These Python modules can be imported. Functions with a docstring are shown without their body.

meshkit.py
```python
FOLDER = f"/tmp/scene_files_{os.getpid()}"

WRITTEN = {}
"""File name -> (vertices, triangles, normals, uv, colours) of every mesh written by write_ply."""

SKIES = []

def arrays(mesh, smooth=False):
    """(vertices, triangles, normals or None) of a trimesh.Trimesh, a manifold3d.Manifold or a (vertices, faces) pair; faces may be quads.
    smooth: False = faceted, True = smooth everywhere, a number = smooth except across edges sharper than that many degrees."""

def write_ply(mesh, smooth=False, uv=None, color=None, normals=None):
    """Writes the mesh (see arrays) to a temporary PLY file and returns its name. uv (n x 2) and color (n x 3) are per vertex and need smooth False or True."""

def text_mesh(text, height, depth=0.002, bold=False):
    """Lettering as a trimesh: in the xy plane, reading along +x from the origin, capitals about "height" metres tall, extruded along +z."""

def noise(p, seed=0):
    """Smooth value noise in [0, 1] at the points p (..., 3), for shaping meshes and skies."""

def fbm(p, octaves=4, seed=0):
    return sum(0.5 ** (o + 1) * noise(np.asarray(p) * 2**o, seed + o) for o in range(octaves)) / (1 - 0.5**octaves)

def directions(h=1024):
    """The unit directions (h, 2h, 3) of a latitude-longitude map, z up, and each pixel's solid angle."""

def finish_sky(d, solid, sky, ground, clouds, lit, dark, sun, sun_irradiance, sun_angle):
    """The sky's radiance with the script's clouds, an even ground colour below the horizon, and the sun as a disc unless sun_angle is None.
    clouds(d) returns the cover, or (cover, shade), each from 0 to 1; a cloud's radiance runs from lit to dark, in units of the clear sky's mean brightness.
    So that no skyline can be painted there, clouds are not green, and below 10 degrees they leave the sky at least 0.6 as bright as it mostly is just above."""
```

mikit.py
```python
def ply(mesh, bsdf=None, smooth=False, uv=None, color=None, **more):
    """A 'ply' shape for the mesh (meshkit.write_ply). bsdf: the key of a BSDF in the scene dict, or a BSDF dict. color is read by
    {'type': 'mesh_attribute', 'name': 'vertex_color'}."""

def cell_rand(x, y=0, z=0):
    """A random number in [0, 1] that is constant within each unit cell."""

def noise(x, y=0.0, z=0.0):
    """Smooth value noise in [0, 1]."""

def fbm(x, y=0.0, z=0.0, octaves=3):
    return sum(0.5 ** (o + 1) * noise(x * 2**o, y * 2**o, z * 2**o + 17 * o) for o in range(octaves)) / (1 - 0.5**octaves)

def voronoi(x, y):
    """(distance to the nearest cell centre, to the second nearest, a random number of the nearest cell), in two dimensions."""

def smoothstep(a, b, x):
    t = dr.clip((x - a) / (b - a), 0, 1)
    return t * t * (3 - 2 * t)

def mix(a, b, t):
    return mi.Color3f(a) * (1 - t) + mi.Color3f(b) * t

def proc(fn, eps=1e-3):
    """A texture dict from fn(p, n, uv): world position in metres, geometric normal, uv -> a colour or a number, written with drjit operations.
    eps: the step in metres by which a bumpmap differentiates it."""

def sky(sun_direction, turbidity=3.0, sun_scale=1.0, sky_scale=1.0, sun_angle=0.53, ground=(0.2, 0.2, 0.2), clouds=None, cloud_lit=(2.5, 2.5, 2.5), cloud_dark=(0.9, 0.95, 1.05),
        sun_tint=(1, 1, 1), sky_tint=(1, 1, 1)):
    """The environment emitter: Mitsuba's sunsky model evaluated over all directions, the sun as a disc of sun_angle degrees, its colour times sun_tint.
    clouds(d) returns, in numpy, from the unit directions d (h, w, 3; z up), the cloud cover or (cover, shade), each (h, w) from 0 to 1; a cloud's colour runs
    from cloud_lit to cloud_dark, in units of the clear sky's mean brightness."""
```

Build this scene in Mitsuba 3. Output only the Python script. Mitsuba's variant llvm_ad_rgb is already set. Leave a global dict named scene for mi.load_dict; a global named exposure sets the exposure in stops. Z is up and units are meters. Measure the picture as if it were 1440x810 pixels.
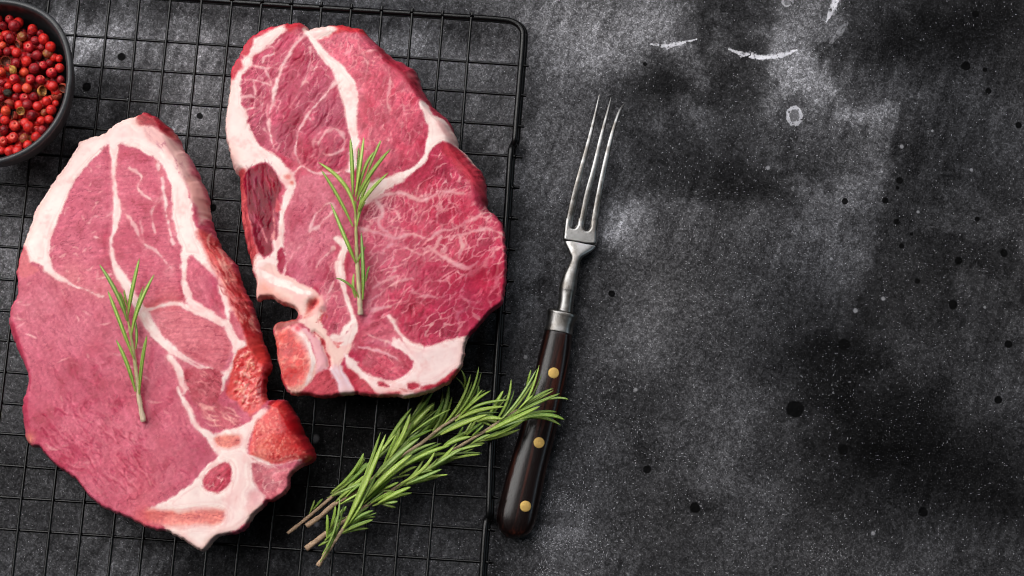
import math, random
import numpy as np, trimesh, shapely, drjit as dr, mitsuba as mi
from scipy.ndimage import gaussian_filter
from scipy.spatial import cKDTree
import mikit, meshkit
from mikit import proc, noise, fbm, smoothstep, mix, cell_rand

T = mi.ScalarTransform4f
scene = {'type': 'scene'}
labels = {}
exposure = 0.08

# ------------------------------------------------------------------ camera
F_PX, DIST, TILT = 2688.0, 0.90, math.radians(9.8)          # focal length in px of a 1440 px wide picture
CAM = np.array([0.0, -DIST * math.sin(TILT), DIST * math.cos(TILT)])
FWD = np.array([0.0, math.sin(TILT), -math.cos(TILT)])
UPV = np.array([0.0, math.cos(TILT), math.sin(TILT)])
scene['camera'] = {'type': 'perspective', 'fov': 2 * math.degrees(math.atan(720 / F_PX)), 'fov_axis': 'x', 'near_clip': 0.05, 'far_clip': 20.0,
                   'to_world': T().look_at(origin=CAM.tolist(), target=[0, 0, 0], up=[0, 1, 0])}

# ------------------------------------------------------------------ studio lamps (softboxes standing round the table)
def softbox(key, pos, target, w, h, radiance, label):
    pos, target = np.array(pos, float), np.array(target, float)
    d = (target - pos) / np.linalg.norm(target - pos)
    s = np.cross(d, [0, 1, 0.1]); s /= np.linalg.norm(s); u = np.cross(s, d)
    c = lambda a, b, k: pos + s * a * w / 2 + u * b * h / 2 + d * k
    quad = trimesh.Trimesh([c(-1, -1, 0), c(1, -1, 0), c(1, 1, 0), c(-1, 1, 0)], [[0, 1, 2], [0, 2, 3]], process=False)
    if np.dot(quad.face_normals[0], d) < 0: quad.invert()
    scene[key + '__diffuser'] = mikit.ply(quad, 'lamp_cloth', emitter={'type': 'area', 'radiance': {'type': 'rgb', 'value': list(radiance)}})
    v, f = [], []
    ring = [c(a, b, k) for a, b, k in [(-1.03, -1.03, .01), (1.03, -1.03, .01), (1.03, 1.03, .01), (-1.03, 1.03, .01),
                                       (-.3, -.3, -.3), (.3, -.3, -.3), (.3, .3, -.3), (-.3, .3, -.3)]]
    q = [[0, 1, 5, 4], [1, 2, 6, 5], [2, 3, 7, 6], [3, 0, 4, 7], [4, 5, 6, 7]]
    scene[key + '__housing'] = mikit.ply((np.array(ring), np.array(q)), 'lamp_black')
    labels[key] = {'label': label, 'category': 'lamp'}

scene['lamp_cloth'] = {'type': 'diffuse', 'reflectance': {'type': 'rgb', 'value': [.7, .7, .7]}}
scene['lamp_black'] = {'type': 'twosided', 'bsdf': {'type': 'diffuse', 'reflectance': {'type': 'rgb', 'value': [.03, .03, .03]}}}
softbox('softbox_lamp', (-0.76, 0.60, 1.12), (-0.06, 0.02, 0), 1.5, 1.5, (4.75, 4.65, 4.55), 'square black studio softbox lighting the table from the upper left')
softbox('softbox_lamp_001', (0.95, -0.05, 0.85), (0, 0, 0), 0.22, 0.8, (.75, 1.05, 1.25), 'narrow cool studio softbox to the right of the table')
softbox('softbox_lamp_002', (0.25, 1.10, 1.30), (-0.05, 0, 0), 1.1, 1.1, (1.7, 1.7, 1.75), 'large dim studio softbox behind the far edge of the table')

# ------------------------------------------------------------------ helpers
def at(px, py, z=0.0):
    """Traced photo point -> the point of the world at height z under it."""
    d = FWD + np.array([1.0, 0, 0]) * ((px - 720) / F_PX) - UPV * ((py - 405) / F_PX)
    return CAM + d * ((z - CAM[2]) / d[2])

def lin(c):
    c = np.asarray(c, float) / 255.0
    return np.where(c <= 0.04045, c / 12.92, ((c + 0.055) / 1.055) ** 2.4)

def rgb(c, k=1.0): return {'type': 'rgb', 'value': (lin(c) * k).tolist()}

def numbered(key):
    if not any(k == key or k.startswith(key + '__') for k in scene): return key
    i = 1
    while any(k == f'{key}_{i:03d}' or k.startswith(f'{key}_{i:03d}__') for k in scene): i += 1
    return f'{key}_{i:03d}'

_taken = {}
def put(parent, name, shape, label=None):
    key = f'{parent}__{name}'
    n = _taken.get(key, 0); _taken[key] = n + 1
    if n: key = f'{key}_{n:03d}'
    scene[key] = shape
    if label: labels[key] = {'label': label}
    return key

def tag(key, label, cat, group=None, kind=None):
    labels[key] = {'label': label, 'category': cat}
    if group: labels[key]['group'] = group
    if kind: labels[key]['kind'] = kind

def catmull(p, n=4, closed=False):
    p = np.asarray(p, float)
    q = np.vstack([p[-1], p, p[0], p[1]]) if closed else np.vstack([2 * p[0] - p[1], p, 2 * p[-1] - p[-2]])
    out, m = [], len(p) if closed else len(p) - 1
    for i in range(m):
        a, b, c, d = q[i], q[i + 1], q[i + 2], q[i + 3]
        for t in np.arange(n) / n:
            out.append(0.5 * (2 * b + (c - a) * t + (2 * a - 5 * b + 4 * c - d) * t * t + (3 * b - a - 3 * c + d) * t ** 3))
    if not closed: out.append(p[-1])
    return np.array(out)

def sweep(path, wa, wb, seg=12, up=(0, 0, 1), power=2.0, groove=0.0, round_ends=True):
    """A closed tube along path; half-widths wa across and wb along up; returns (trimesh, s along, angle)."""
    path = np.asarray(path, float); n = len(path)
    wa, wb = np.broadcast_to(wa, n).astype(float), np.broadcast_to(wb, n).astype(float)
    tan = np.gradient(path, axis=0); tan /= np.linalg.norm(tan, axis=1, keepdims=True)
    side = np.cross(tan, up); side /= np.maximum(np.linalg.norm(side, axis=1, keepdims=True), 1e-9)
    nor = np.cross(side, tan)
    th = np.arange(seg) / seg * 2 * np.pi
    cs, sn = np.cos(th), np.sin(th)
    x = np.sign(cs) * np.abs(cs) ** (2 / power); y = np.sign(sn) * np.abs(sn) ** (2 / power)
    if groove: y = y - groove * np.exp(-(x / 0.28) ** 2) * (sn > 0.2)
    v = path[:, None] + side[:, None] * (wa[:, None] * x)[..., None] + nor[:, None] * (wb[:, None] * y)[..., None]
    v = np.vstack([v.reshape(-1, 3), path[:1], path[-1:]])
    f = []
    for i in range(n - 1):
        for j in range(seg):
            a, b = i * seg + j, i * seg + (j + 1) % seg
            f += [[a, a + seg, b], [b, a + seg, b + seg]]
    for j in range(seg):
        f.append([n * seg, j, (j + 1) % seg]); f.append([n * seg + 1, (n - 1) * seg + (j + 1) % seg, (n - 1) * seg + j])
    f = np.array(f)
    m = trimesh.Trimesh(v, f, process=False)
    if m.volume < 0: m = trimesh.Trimesh(v, f[:, ::-1], process=False)
    s = np.append(np.repeat(np.linspace(0, 1, n), seg), [0, 1])
    g = np.append(np.tile(np.exp(-(x / 0.3) ** 2) * (sn > 0.2), n), [0, 0])
    return m, s, g

def two(b): return {'type': 'twosided', 'bsdf': b}

# ------------------------------------------------------------------ tabletop: dark gritty stone
def P2(px, py): return [float(v) for v in at(px, py, 0)[:2]]
BLOBS = [  # traced x, y, radius x, radius y, turn, change of log brightness
    (850, 45, 110, 60, -10, .75), (945, 45, 60, 55, 0, .55), (1010, 25, 22, 60, 8, -.35), (1040, 90, 26, 110, 12, -.55), (925, 130, 60, 40, -25, -.75),
    (1110, 60, 70, 60, 0, .55), (1150, 150, 90, 60, 20, .5), (1210, 210, 60, 90, 10, .35), (1340, 50, 95, 55, -10, -1.1), (1410, 30, 70, 60, 0, -.5),
    (1270, 75, 40, 30, 0, -.5), (1350, 230, 120, 110, 0, -.28), (1390, 420, 110, 130, 0, -.35), (1010, 235, 90, 40, 5, -.4), (1065, 262, 40, 18, 0, -.6), (965, 170, 40, 30, 0, .35),
    (876, 332, 40, 34, 15, 1.25), (895, 300, 24, 20, 0, .4), (760, 180, 60, 140, 5, .35), (1130, 300, 110, 50, -5, .28), (1180, 370, 70, 50, 0, .2), (800, 250, 45, 70, 0, .1),
    (1170, 470, 80, 45, -10, -.8), (1215, 560, 110, 70, 20, -1.0), (1310, 640, 130, 70, 15, -.9), (1230, 660, 90, 70, 0, -.5), (1420, 700, 80, 90, 0, -.6), (1000, 560, 420, 300, 0, -.12),
    (900, 470, 60, 60, 0, .42), (940, 500, 130, 90, 0, .2), (1040, 600, 120, 80, 0, .18), (915, 640, 30, 30, 0, -.5), (1000, 700, 90, 60, 0, .1), (985, 712, 40, 26, 0, -.4),
    (860, 570, 50, 40, 0, -.25), (790, 765, 60, 40, -40, .5), (1060, 730, 70, 60, 0, .1), (150, 70, 110, 70, 0, .8), (270, 170, 60, 160, 8, .8), (25, 300, 60, 90, 0, .8), (600, 100, 130, 70, 0, .35),
    (660, 220, 60, 110, 0, .3), (320, 290, 40, 80, 0, .3), (160, 130, 40, 40, 0, -.3), (20, 450, 60, 120, 0, .35), (450, 620, 120, 90, 0, -.35), (620, 640, 120, 90, 0, -.2), (80, 740, 120, 60, 0, .1), (440, 60, 300, 30, 3, .3)]
DOTS = [(1358, 93, 7), (1390, 128, 5), (1188, 283, 5), (1265, 254, 5.5), (1262, 264, 3), (1261, 312, 5), (1282, 329, 3), (1412, 356, 6), (1268, 346, 4), (1348, 367, 6), (1118, 575, 13),
        (1418, 484, 6), (1404, 562, 6), (1340, 428, 7), (977, 714, 8), (1298, 720, 7), (860, 413, 5), (1187, 484, 9), (122, 122, 7), (171, 80, 6), (281, 163, 5), (299, 292, 6), (910, 660, 6),
        (1372, 20, 6), (1245, 282, 5), (1385, 98, 4), (1432, 176, 5), (1374, 308, 4), (1186, 632, 8), (1290, 395, 4), (907, 90, 3)]
LIGHT = [(1242, 420, 3), (1203, 437, 3.5), (1385, 432, 2), (1268, 206, 3), (1291, 298, 2.5), (1080, 236, 3), (1169, 364, 2.5), (443, 617, 6), (1104, 139, 2), (1311, 184, 2), (1366, 239, 2.5),
         (781, 96, 3), (894, 548, 2.5), (1228, 750, 3), (739, 502, 3), (1172, 20, 2.5), (445, 737, 4), (920, 45, 2.5), (844, 87, 2), (1115, 89, 2.5)]
STROKES = [([(1025, 69), (1045, 77), (1070, 81), (1096, 79), (1120, 70)], [1.5, 3.2, 3.8, 3.4, 1.4], .85), ([(915, 62), (938, 65), (957, 61), (980, 55)], [1.2, 2.6, 2.2, 1.0], .7), ([(934, 58), (938, 68), (944, 60)], [.6, 2.0, .6], .5),
           ([(1162, 31), (1169, 16), (1177, -4)], [1.0, 3.6, 5.5], .7), ([(1168, 60), (1180, 46), (1190, 33)], [2, 5, 3], .16)]
RINGS = [(1117, 163, 9.5, 12.5, 2.4, .65), (1107, 3, 7, 6, 1.8, .5)]
def _bl(x, y, rx, ry, a, amp):
    c = P2(x, y); s = P2(x + 1, y)[0] - c[0]; t = -math.radians(a)
    return c[0], c[1], math.cos(t) / (rx * s), math.sin(t) / (rx * s), math.cos(t) / (ry * s), math.sin(t) / (ry * s), amp
BL = [_bl(*b) for b in BLOBS]
PX = 1 / 2987.0
EA, EB = P2(1272, 110), P2(1215, 420)

def stone(p, n, uv):
    x, y = p.x, p.y
    wx = x + 0.022 * (fbm(x * 42, y * 42, 3.0, 6) - .5); wy = y + 0.022 * (fbm(x * 42, y * 42, 9.0, 6) - .5)
    v = mi.Float(0)
    for cx, cy, ca, sa, cb, sb, amp in BL:
        dx, dy = wx - cx, wy - cy
        v += 1.65 * amp * dr.exp(-(dr.square(dx * ca + dy * sa) + dr.square(dy * cb - dx * sb)))
    d = ((wx - EA[0]) * (EB[1] - EA[1]) - (wy - EA[1]) * (EB[0] - EA[0])) / math.dist(EA, EB)        # the edge of a dried spill
    along = smoothstep(-.005, .02, EA[1] - y) * smoothstep(-.03, .02, y - EB[1] + .02)
    v += along * (-.4 * smoothstep(.0015, -.004, d) * smoothstep(-.06, -.005, d) + .25 * smoothstep(-.002, .002, d) * smoothstep(.025, .002, d))
    v += .9 * (fbm(x * 28, y * 28, 1.0, 4) - .5) + .6 * (fbm(x * 130, y * 130, 5.0, 3) - .5)
    sx, sy = x * .94 - y * .34, x * .34 + y * .94
    v += .55 * (fbm(sx * 420, sy * 38, 20.0, 3) - .5) * smoothstep(.4, .62, fbm(x * 22, y * 22, 23.0, 3)) * 2
    v += .85 * (smoothstep(.42, .58, fbm(x * 60, y * 60, 25.0, 5)) - .5) * smoothstep(.35, .7, fbm(x * 17, y * 17, 27.0, 2))
    g = noise(x * 1700, y * 1700, 2.0) * .62 + noise(x * 700, y * 700, 4.0) * .38
    v += 2.0 * (g - .5)
    a = 0.036 * dr.exp(v)
    gx, gy = x * 2100, y * 2100
    r = cell_rand(gx, gy, 7)
    dens = smoothstep(.45, .8, fbm(x * 20, y * 20, 8.0, 4)) * .035 + .008
    c1, c2 = P2(775, 765), P2(1330, 720)
    c3 = P2(1080, 780)
    for c, k, s in ((c1, .55, .022), (c2, .015, .05), (c3, .05, .05)):
        dens += k * dr.exp(-(dr.square(wx - c[0]) + dr.square(wy - c[1])) / (s * s)) * smoothstep(.42, .62, noise(x * 120, y * 120, 6.0))
    fx, fy = gx - dr.floor(gx) - .5, gy - dr.floor(gy) - .5
    r2 = cell_rand(x * 2600 + .4, y * 2600, 21)
    a = a * (1 + 1.1 * dr.square(dr.maximum(r2 - .55, 0) * 2.2)) + .012 * dr.select(r2 > .93, r2, 0)
    dot = dr.select(r < dens, smoothstep(.5, .2, dr.sqrt(fx * fx + fy * fy)), 0.0)
    a = dr.lerp(a, .10 + .55 * dr.square(cell_rand(gx, gy, 9)), dot * .85)
    rough = 1 + .22 * (noise(x * 500, y * 500, 3.0) - .5)
    rag = 1 + .55 * (noise(x * 420, y * 420, 14.0) - .45) + .6 * (noise(x * 1500, y * 1500, 15.0) - .5)
    for px, py, rr in DOTS:
        c = P2(px, py)
        q = dr.sqrt(dr.square(x - c[0]) + dr.square(y - c[1])) / (rr * .9 * PX) * rough
        a = dr.lerp(a, .0015, .97 * smoothstep(1.15, .9, q))
    for px, py, rr in LIGHT:
        c = P2(px, py)
        q = dr.sqrt(dr.square(x - c[0]) + dr.square(y - c[1])) / (rr * PX) * rough
        a = dr.lerp(a, .30, .7 * smoothstep(1.3, .5, q))
    worn = smoothstep(.22, .55, g + .08) * (.75 + .5 * noise(x * 260, y * 260, 16.0))
    for pts, ws, al in STROKES:
        w = [P2(*q) for q in pts]
        best = mi.Float(0)
        for i in range(len(w) - 1):
            e = (w[i + 1][0] - w[i][0], w[i + 1][1] - w[i][1]); L = e[0] ** 2 + e[1] ** 2
            t = dr.clip(((x - w[i][0]) * e[0] + (y - w[i][1]) * e[1]) / L, 0, 1)
            q = dr.sqrt(dr.square(x - w[i][0] - t * e[0]) + dr.square(y - w[i][1] - t * e[1])) / (PX * (ws[i] * (1 - t) + ws[i + 1] * t)) * rag
            best = dr.maximum(best, smoothstep(1.4, .6, q))
        a = dr.lerp(a, .72, best * al * worn)
    for px, py, rx, ry, w, al in RINGS:
        c = P2(px, py)
        q = dr.abs(dr.sqrt(dr.square((x - c[0]) / (rx * PX)) + dr.square((y - c[1]) / (ry * PX))) - 1) * rx / w * rag
        a = dr.lerp(a, .6, smoothstep(1.15, .6, q) * al * worn)
        a = a + .07 * smoothstep(1, .7, dr.sqrt(dr.square((x - c[0]) / (rx * PX)) + dr.square((y - c[1]) / (ry * PX))))
    a = dr.minimum(a, .75)
    cool = fbm(x * 14, y * 14, 12.0, 2)
    return mi.Color3f(a * (.97 + .04 * cool), a * .985, a * (1.09 - .06 * cool))

def stone_bump(p, n, uv):
    return .00022 * noise(p.x * 900, p.y * 900, 1.0) + .00035 * noise(p.x * 320, p.y * 320, 2.0) + .0004 * noise(p.x * 110, p.y * 110, 3.0)

scene['stone'] = {'type': 'bumpmap', 'arbitrary': proc(stone_bump, 2e-4), 'scale': 1.0,
                  'bsdf': {'type': 'principled', 'base_color': proc(stone), 'roughness': .75, 'specular': .05}}
slab = trimesh.creation.box((1.3, 1.0, 0.03)); slab.apply_translation((0, .05, -.015))
uvs = slab.vertices[:, :2].copy()
sheet = trimesh.Trimesh([[-.65, -.45, 0], [.65, -.45, 0], [.65, .55, 0], [-.65, .55, 0], [-.65, -.45, -.03], [.65, -.45, -.03], [.65, .55, -.03], [-.65, .55, -.03]],
                        [[0, 1, 2], [0, 2, 3], [4, 6, 5], [4, 7, 6], [0, 4, 5], [0, 5, 1], [1, 5, 6], [1, 6, 2], [2, 6, 7], [2, 7, 3], [3, 7, 4], [3, 4, 0]], process=False)
scene['tabletop'] = mikit.ply(sheet, 'stone', uv=sheet.vertices[:, :2] + sheet.vertices[:, 2:])
tag('tabletop', 'dark grey mottled stone tabletop with white scratches and black spots', 'tabletop', kind='structure')

# ------------------------------------------------------------------ wire rack
ZW = 0.0165                                                      # height of the cross wires; the long wires lie on them
scene['black_wire'] = {'type': 'principled', 'base_color': rgb((8, 8, 9)), 'roughness': .30, 'specular': .32}
rack = 'wire_rack'
tag(rack, 'black wire cooling rack lying under the two steaks', 'cooling rack')
def wire(name, pts, r, seg=10, jitter=0.0, seed=0, label=None):
    rng = np.random.default_rng(seed)
    pts = np.array(pts, float)
    pts = catmull(pts, 6) if len(pts) > 2 else np.linspace(pts[0], pts[1], 16)
    if jitter:
        k = np.linspace(0, 1, len(pts))[:, None]
        pts = pts + jitter * np.sin(k * rng.uniform(4, 9) + rng.uniform(0, 6)) * rng.normal(0, 1, 3) * [1, 1, .3]
    kk = np.linspace(0, 1, len(pts)); rr_ = r * (1 + (.75 * np.exp(-((1 - kk) / .03) ** 2) + .6 * np.exp(-(kk / .03) ** 2) if name == 'wire' else 0 * kk))
    m, _, _ = sweep(pts, rr_, rr_, seg)
    return put(rack, name, mikit.ply(m, 'black_wire', smooth=50), label)
RW, RF = .00069, .00145
top_x = [26, 68.7, 111, 154.5, 197, 240, 283, 326.5, 369, 411, 453, 495.5, 538, 581, 624, 665]
bot_x = [-72.5, -27, 17.5, 62.5, 107.5, 152, 196.5, 241, 286, 330.5, 375.5, 420, 465, 509.5, 554.5, 600]
def line_at(a, b, y): return a + (b - a) * y / 810
for i, (a, b) in enumerate(zip(top_x, bot_x)):
    ytop = 28 + .067 * (a - 720)
    p, q = at(line_at(a, b, ytop), ytop, ZW + .0022), at(line_at(a, b, 900), 900, ZW + .0014)
    p2 = at(line_at(a, b, ytop + 8), ytop + 8, ZW + .0015)
    wire('wire', [p, p2, at(line_at(a, b, 200), 200, ZW + .0014), at(line_at(a, b, 500), 500, ZW + .0014), q], RW, jitter=.00018, seed=i)
row_y = [92, 134, 177.5, 220.5, 263, 307, 351, 396, 440, 485, 526.5, 570.5, 614, 657, 700.5, 745, 790.5]         # where each cross wire meets the right rail
for i, y in enumerate(row_y):
    xr = 735 - .0675 * (y - 40) + 3
    pts = [at(-60, y - .0665 * (xr + 60) - 1, ZW), at(300, y - .0665 * (xr - 300), ZW), at(xr - 30, y - 2, ZW), at(xr, y, ZW + .0008)]
    wire('wire', pts, RW, jitter=.00018, seed=40 + i)
def rail(z, dx, dy, r, name, label):
    c = [(-60, -19), (120, -12), (300, 1), (480, 13), (640, 23), (700, 27), (722, 31), (734, 42), (735, 60), (731, 110), (726, 170)]
    kink = [(724, 196, 0), (720.5, 206, -.0026), (718, 216, 0)]
    c2 = [(713, 290), (704, 420), (695.5, 550), (690, 640)]
    kink2 = [(687.5, 718, 0), (685.5, 729, -.0026), (682.5, 740, 0)]
    c3 = [(677.5, 810), (671, 900)]
    pts = [at(x + dx, y + dy, z) for x, y in c] + [at(x + dx, y + dy, z + k) for x, y, k in kink] + [at(x + dx, y + dy, z) for x, y in c2] + \
          [at(x + dx, y + dy, z + k) for x, y, k in kink2] + [at(x + dx, y + dy, z) for x, y in c3]
    wire(name, pts, r, 14, label=label)
rail(ZW + .0006, 0, 0, RF, 'rail', 'upper bent border rail of the rack')
rail(ZW - .0085, 3, 1.5, RF, 'rail', 'lower border rail under the upper one')
for x, y in ((722, 206), (686.5, 729)):
    a, b = at(x, y, 0.0013), at(x, y, ZW - .002)
    m, _, _ = sweep([a, a * .6 + b * .4, b * .5 + a * .5, b], [.0022, .0022, .0022, .0018], [.0022, .0022, .0022, .0018], 12, up=(0, 1, 0))
    put(rack, 'foot', mikit.ply(m, 'black_wire', smooth=40))

# ------------------------------------------------------------------ steaks
K_MEAT = 0.86
def seg_dist(x, y, poly, closed, w=None):
    best = np.full(x.shape, 1e9); wid = np.zeros(x.shape)
    n = len(poly) if closed else len(poly) - 1
    for i in range(n):
        a, b = poly[i], poly[(i + 1) % len(poly)]
        e = b - a; L = max(e @ e, 1e-12)
        t = np.clip(((x - a[0]) * e[0] + (y - a[1]) * e[1]) / L, 0, 1)
        d = np.hypot(x - a[0] - t * e[0], y - a[1] - t * e[1])
        if w is not None:
            ww = w[i] * (1 - t) + w[i + 1] * t
            d = d - ww
        best = np.minimum(best, d)
    return best

def inside(x, y, poly):
    r = np.zeros(x.shape, bool)
    for i in range(len(poly)):
        (x0, y0), (x1, y1) = poly[i - 1], poly[i]
        if y0 != y1: r ^= ((y0 > y) != (y1 > y)) & (x < (x1 - x0) * (y - y0) / (y1 - y0) + x0)
    return r

def sst(a, b, x):
    t = np.clip((x - a) / (b - a), 0, 1); return t * t * (3 - 2 * t)

class Steak:
    """A slab of meat worked out on its own plan, in millimetres: a pressed outline, muscles, fat seams and bone, each with colour, grain and relief."""
    STEP = 0.36
    def __init__(self, outline, z_plan, base, seed):
        self.zp, self.seed = z_plan, seed
        o = np.array([at(x, y, z_plan)[:2] for x, y in catmull(outline, 12, True)]) * 1000
        g = np.roll(o, -1, 0) - np.roll(o, 1, 0); g /= np.maximum(np.linalg.norm(g, axis=1, keepdims=True), 1e-9)
        at3 = lambda sc, k: meshkit.fbm(np.concatenate([o / sc, np.full((len(o), 1), k)], 1), 3, seed) - .5
        self.o = o + np.stack([g[:, 1], -g[:, 0]], 1) * (1.5 * at3(6, 1.) + 1.3 * at3(1.6, 2.))[:, None]      # a hand-cut, slightly ragged edge
        lo, hi = self.o.min(0) - 2, self.o.max(0) + 2
        self.X, self.Y = np.meshgrid(np.arange(lo[0], hi[0], self.STEP), np.arange(lo[1], hi[1], self.STEP))
        self.N = lambda s, k=0, o=3: meshkit.fbm(np.stack([self.X / s, self.Y / s, np.full_like(self.X, k * 7.3 + 0.5)], -1), o, seed + k) - .5
        n1, n2, n3, n4 = self.N(5, 1), self.N(5, 2), self.N(1.3, 3), self.N(1.3, 4)
        self.Xw, self.Yw = self.X + 1.7 * n1 + .8 * n3, self.Y + 1.7 * n2 + .8 * n4
        self.col = np.zeros(self.X.shape + (3,)) + np.array(base, float)
        self.id = np.zeros(self.X.shape, int); self.names = ['muscle']; self.kinds = ['muscle']; self.notes = [None]
        self.h = np.zeros(self.X.shape)
        self.R = np.full(self.X.shape, 1.7); self.E = np.full(self.X.shape, .84)
        self.jit = self.N(.9, 41, 2) * 1.0 + self.N(2.4, 42, 2) * .9
        self.fatness = np.zeros(self.X.shape)
        e = self.o
        dense = np.concatenate([e + (np.roll(e, -1, 0) - e) * t for t in np.arange(8) / 8]); self.tree = cKDTree(dense)
        P = np.stack([self.X.ravel(), self.Y.ravel()], 1); d = self.tree.query(P)[0].reshape(self.X.shape)
        ring = shapely.Polygon(e).buffer(0); shapely.prepare(ring)
        self.d = np.where(shapely.contains_xy(ring, P[:, 0], P[:, 1]).reshape(d.shape), d, -d)
    def pts(self, p): return np.array([at(x, y, self.zp)[:2] for x, y in p]) * 1000
    def box(self, q, m):
        lo, hi = q.min(0) - m, q.max(0) + m
        j = np.where((self.X[0] > lo[0]) & (self.X[0] < hi[0]))[0]; i = np.where((self.Y[:, 0] > lo[1]) & (self.Y[:, 0] < hi[1]))[0]
        return slice(i[0], i[-1] + 1), slice(j[0], j[-1] + 1)
    def part(self, name, kind, note=None, shared=True):
        if shared and name in self.names: return self.names.index(name)
        self.names.append(name); self.kinds.append(kind); self.notes.append(note)
        return len(self.names) - 1
    def lay(self, s, a, col, pid, fat):
        if col is not None: self.col[s] = self.col[s] * (1 - a[..., None]) + np.array(col, float) * a[..., None]
        if pid is not None: self.id[s] = np.where(a > .5, pid, self.id[s])
        self.fatness[s] = self.fatness[s] * (1 - a) + fat * a
    def poly(self, p, col, name=None, kind='muscle', soft=.6, rise=0, grain=None, warp=True, alpha=1.0, shared=False, note=None, smooth=3):
        q = self.pts(p); q = catmull(q, smooth, True) if smooth else q
        s = self.box(q, 3)
        x, y = (self.Xw[s], self.Yw[s]) if warp else (self.X[s], self.Y[s])
        d = seg_dist(x, y, q, True); sd = np.where(inside(x, y, q), d, -d)
        a = sst(-soft, soft, sd + self.jit[s] * (1.5 if kind == 'fat' else 1)) * alpha
        fat = 1.0 if kind == 'fat' else 0.0
        self.lay(s, a, col, None if name is None else self.part(name, kind, note, shared or kind == 'fat'), fat)
        if rise: self.h[s] += .5 * rise * sst(0, 3.0, sd)
        if grain: self.grain(s, a, *grain)
        return s, sd
    def grain(self, s, a, ang, fine=.9, long=7.0, amp=.22, relief=.12, ripple=0):
        t = math.radians(ang); x, y = self.Xw[s], self.Yw[s]
        u, v = x * math.cos(t) + y * math.sin(t), y * math.cos(t) - x * math.sin(t)
        n = meshkit.fbm(np.stack([u / long, v / fine, np.full_like(u, ang * .1 + 3)], -1), 3, self.seed + 11) - .5
        if ripple:
            w = meshkit.fbm(np.stack([u / 9, v / 9, np.full_like(u, 1.)], -1), 3, self.seed + 5)
            n = n * .6 - .5 * np.clip(np.sin(v / ripple * 2 * np.pi + 7 * w) - .35, 0, 1) * sst(.3, .6, meshkit.fbm(np.stack([u / 5, v / 3, np.full_like(u, 4.)], -1), 2, 6))
        self.col[s] *= 1 + (1.2 * amp * n * a)[..., None] * np.array([.75, 1.35, 1.2])
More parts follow.
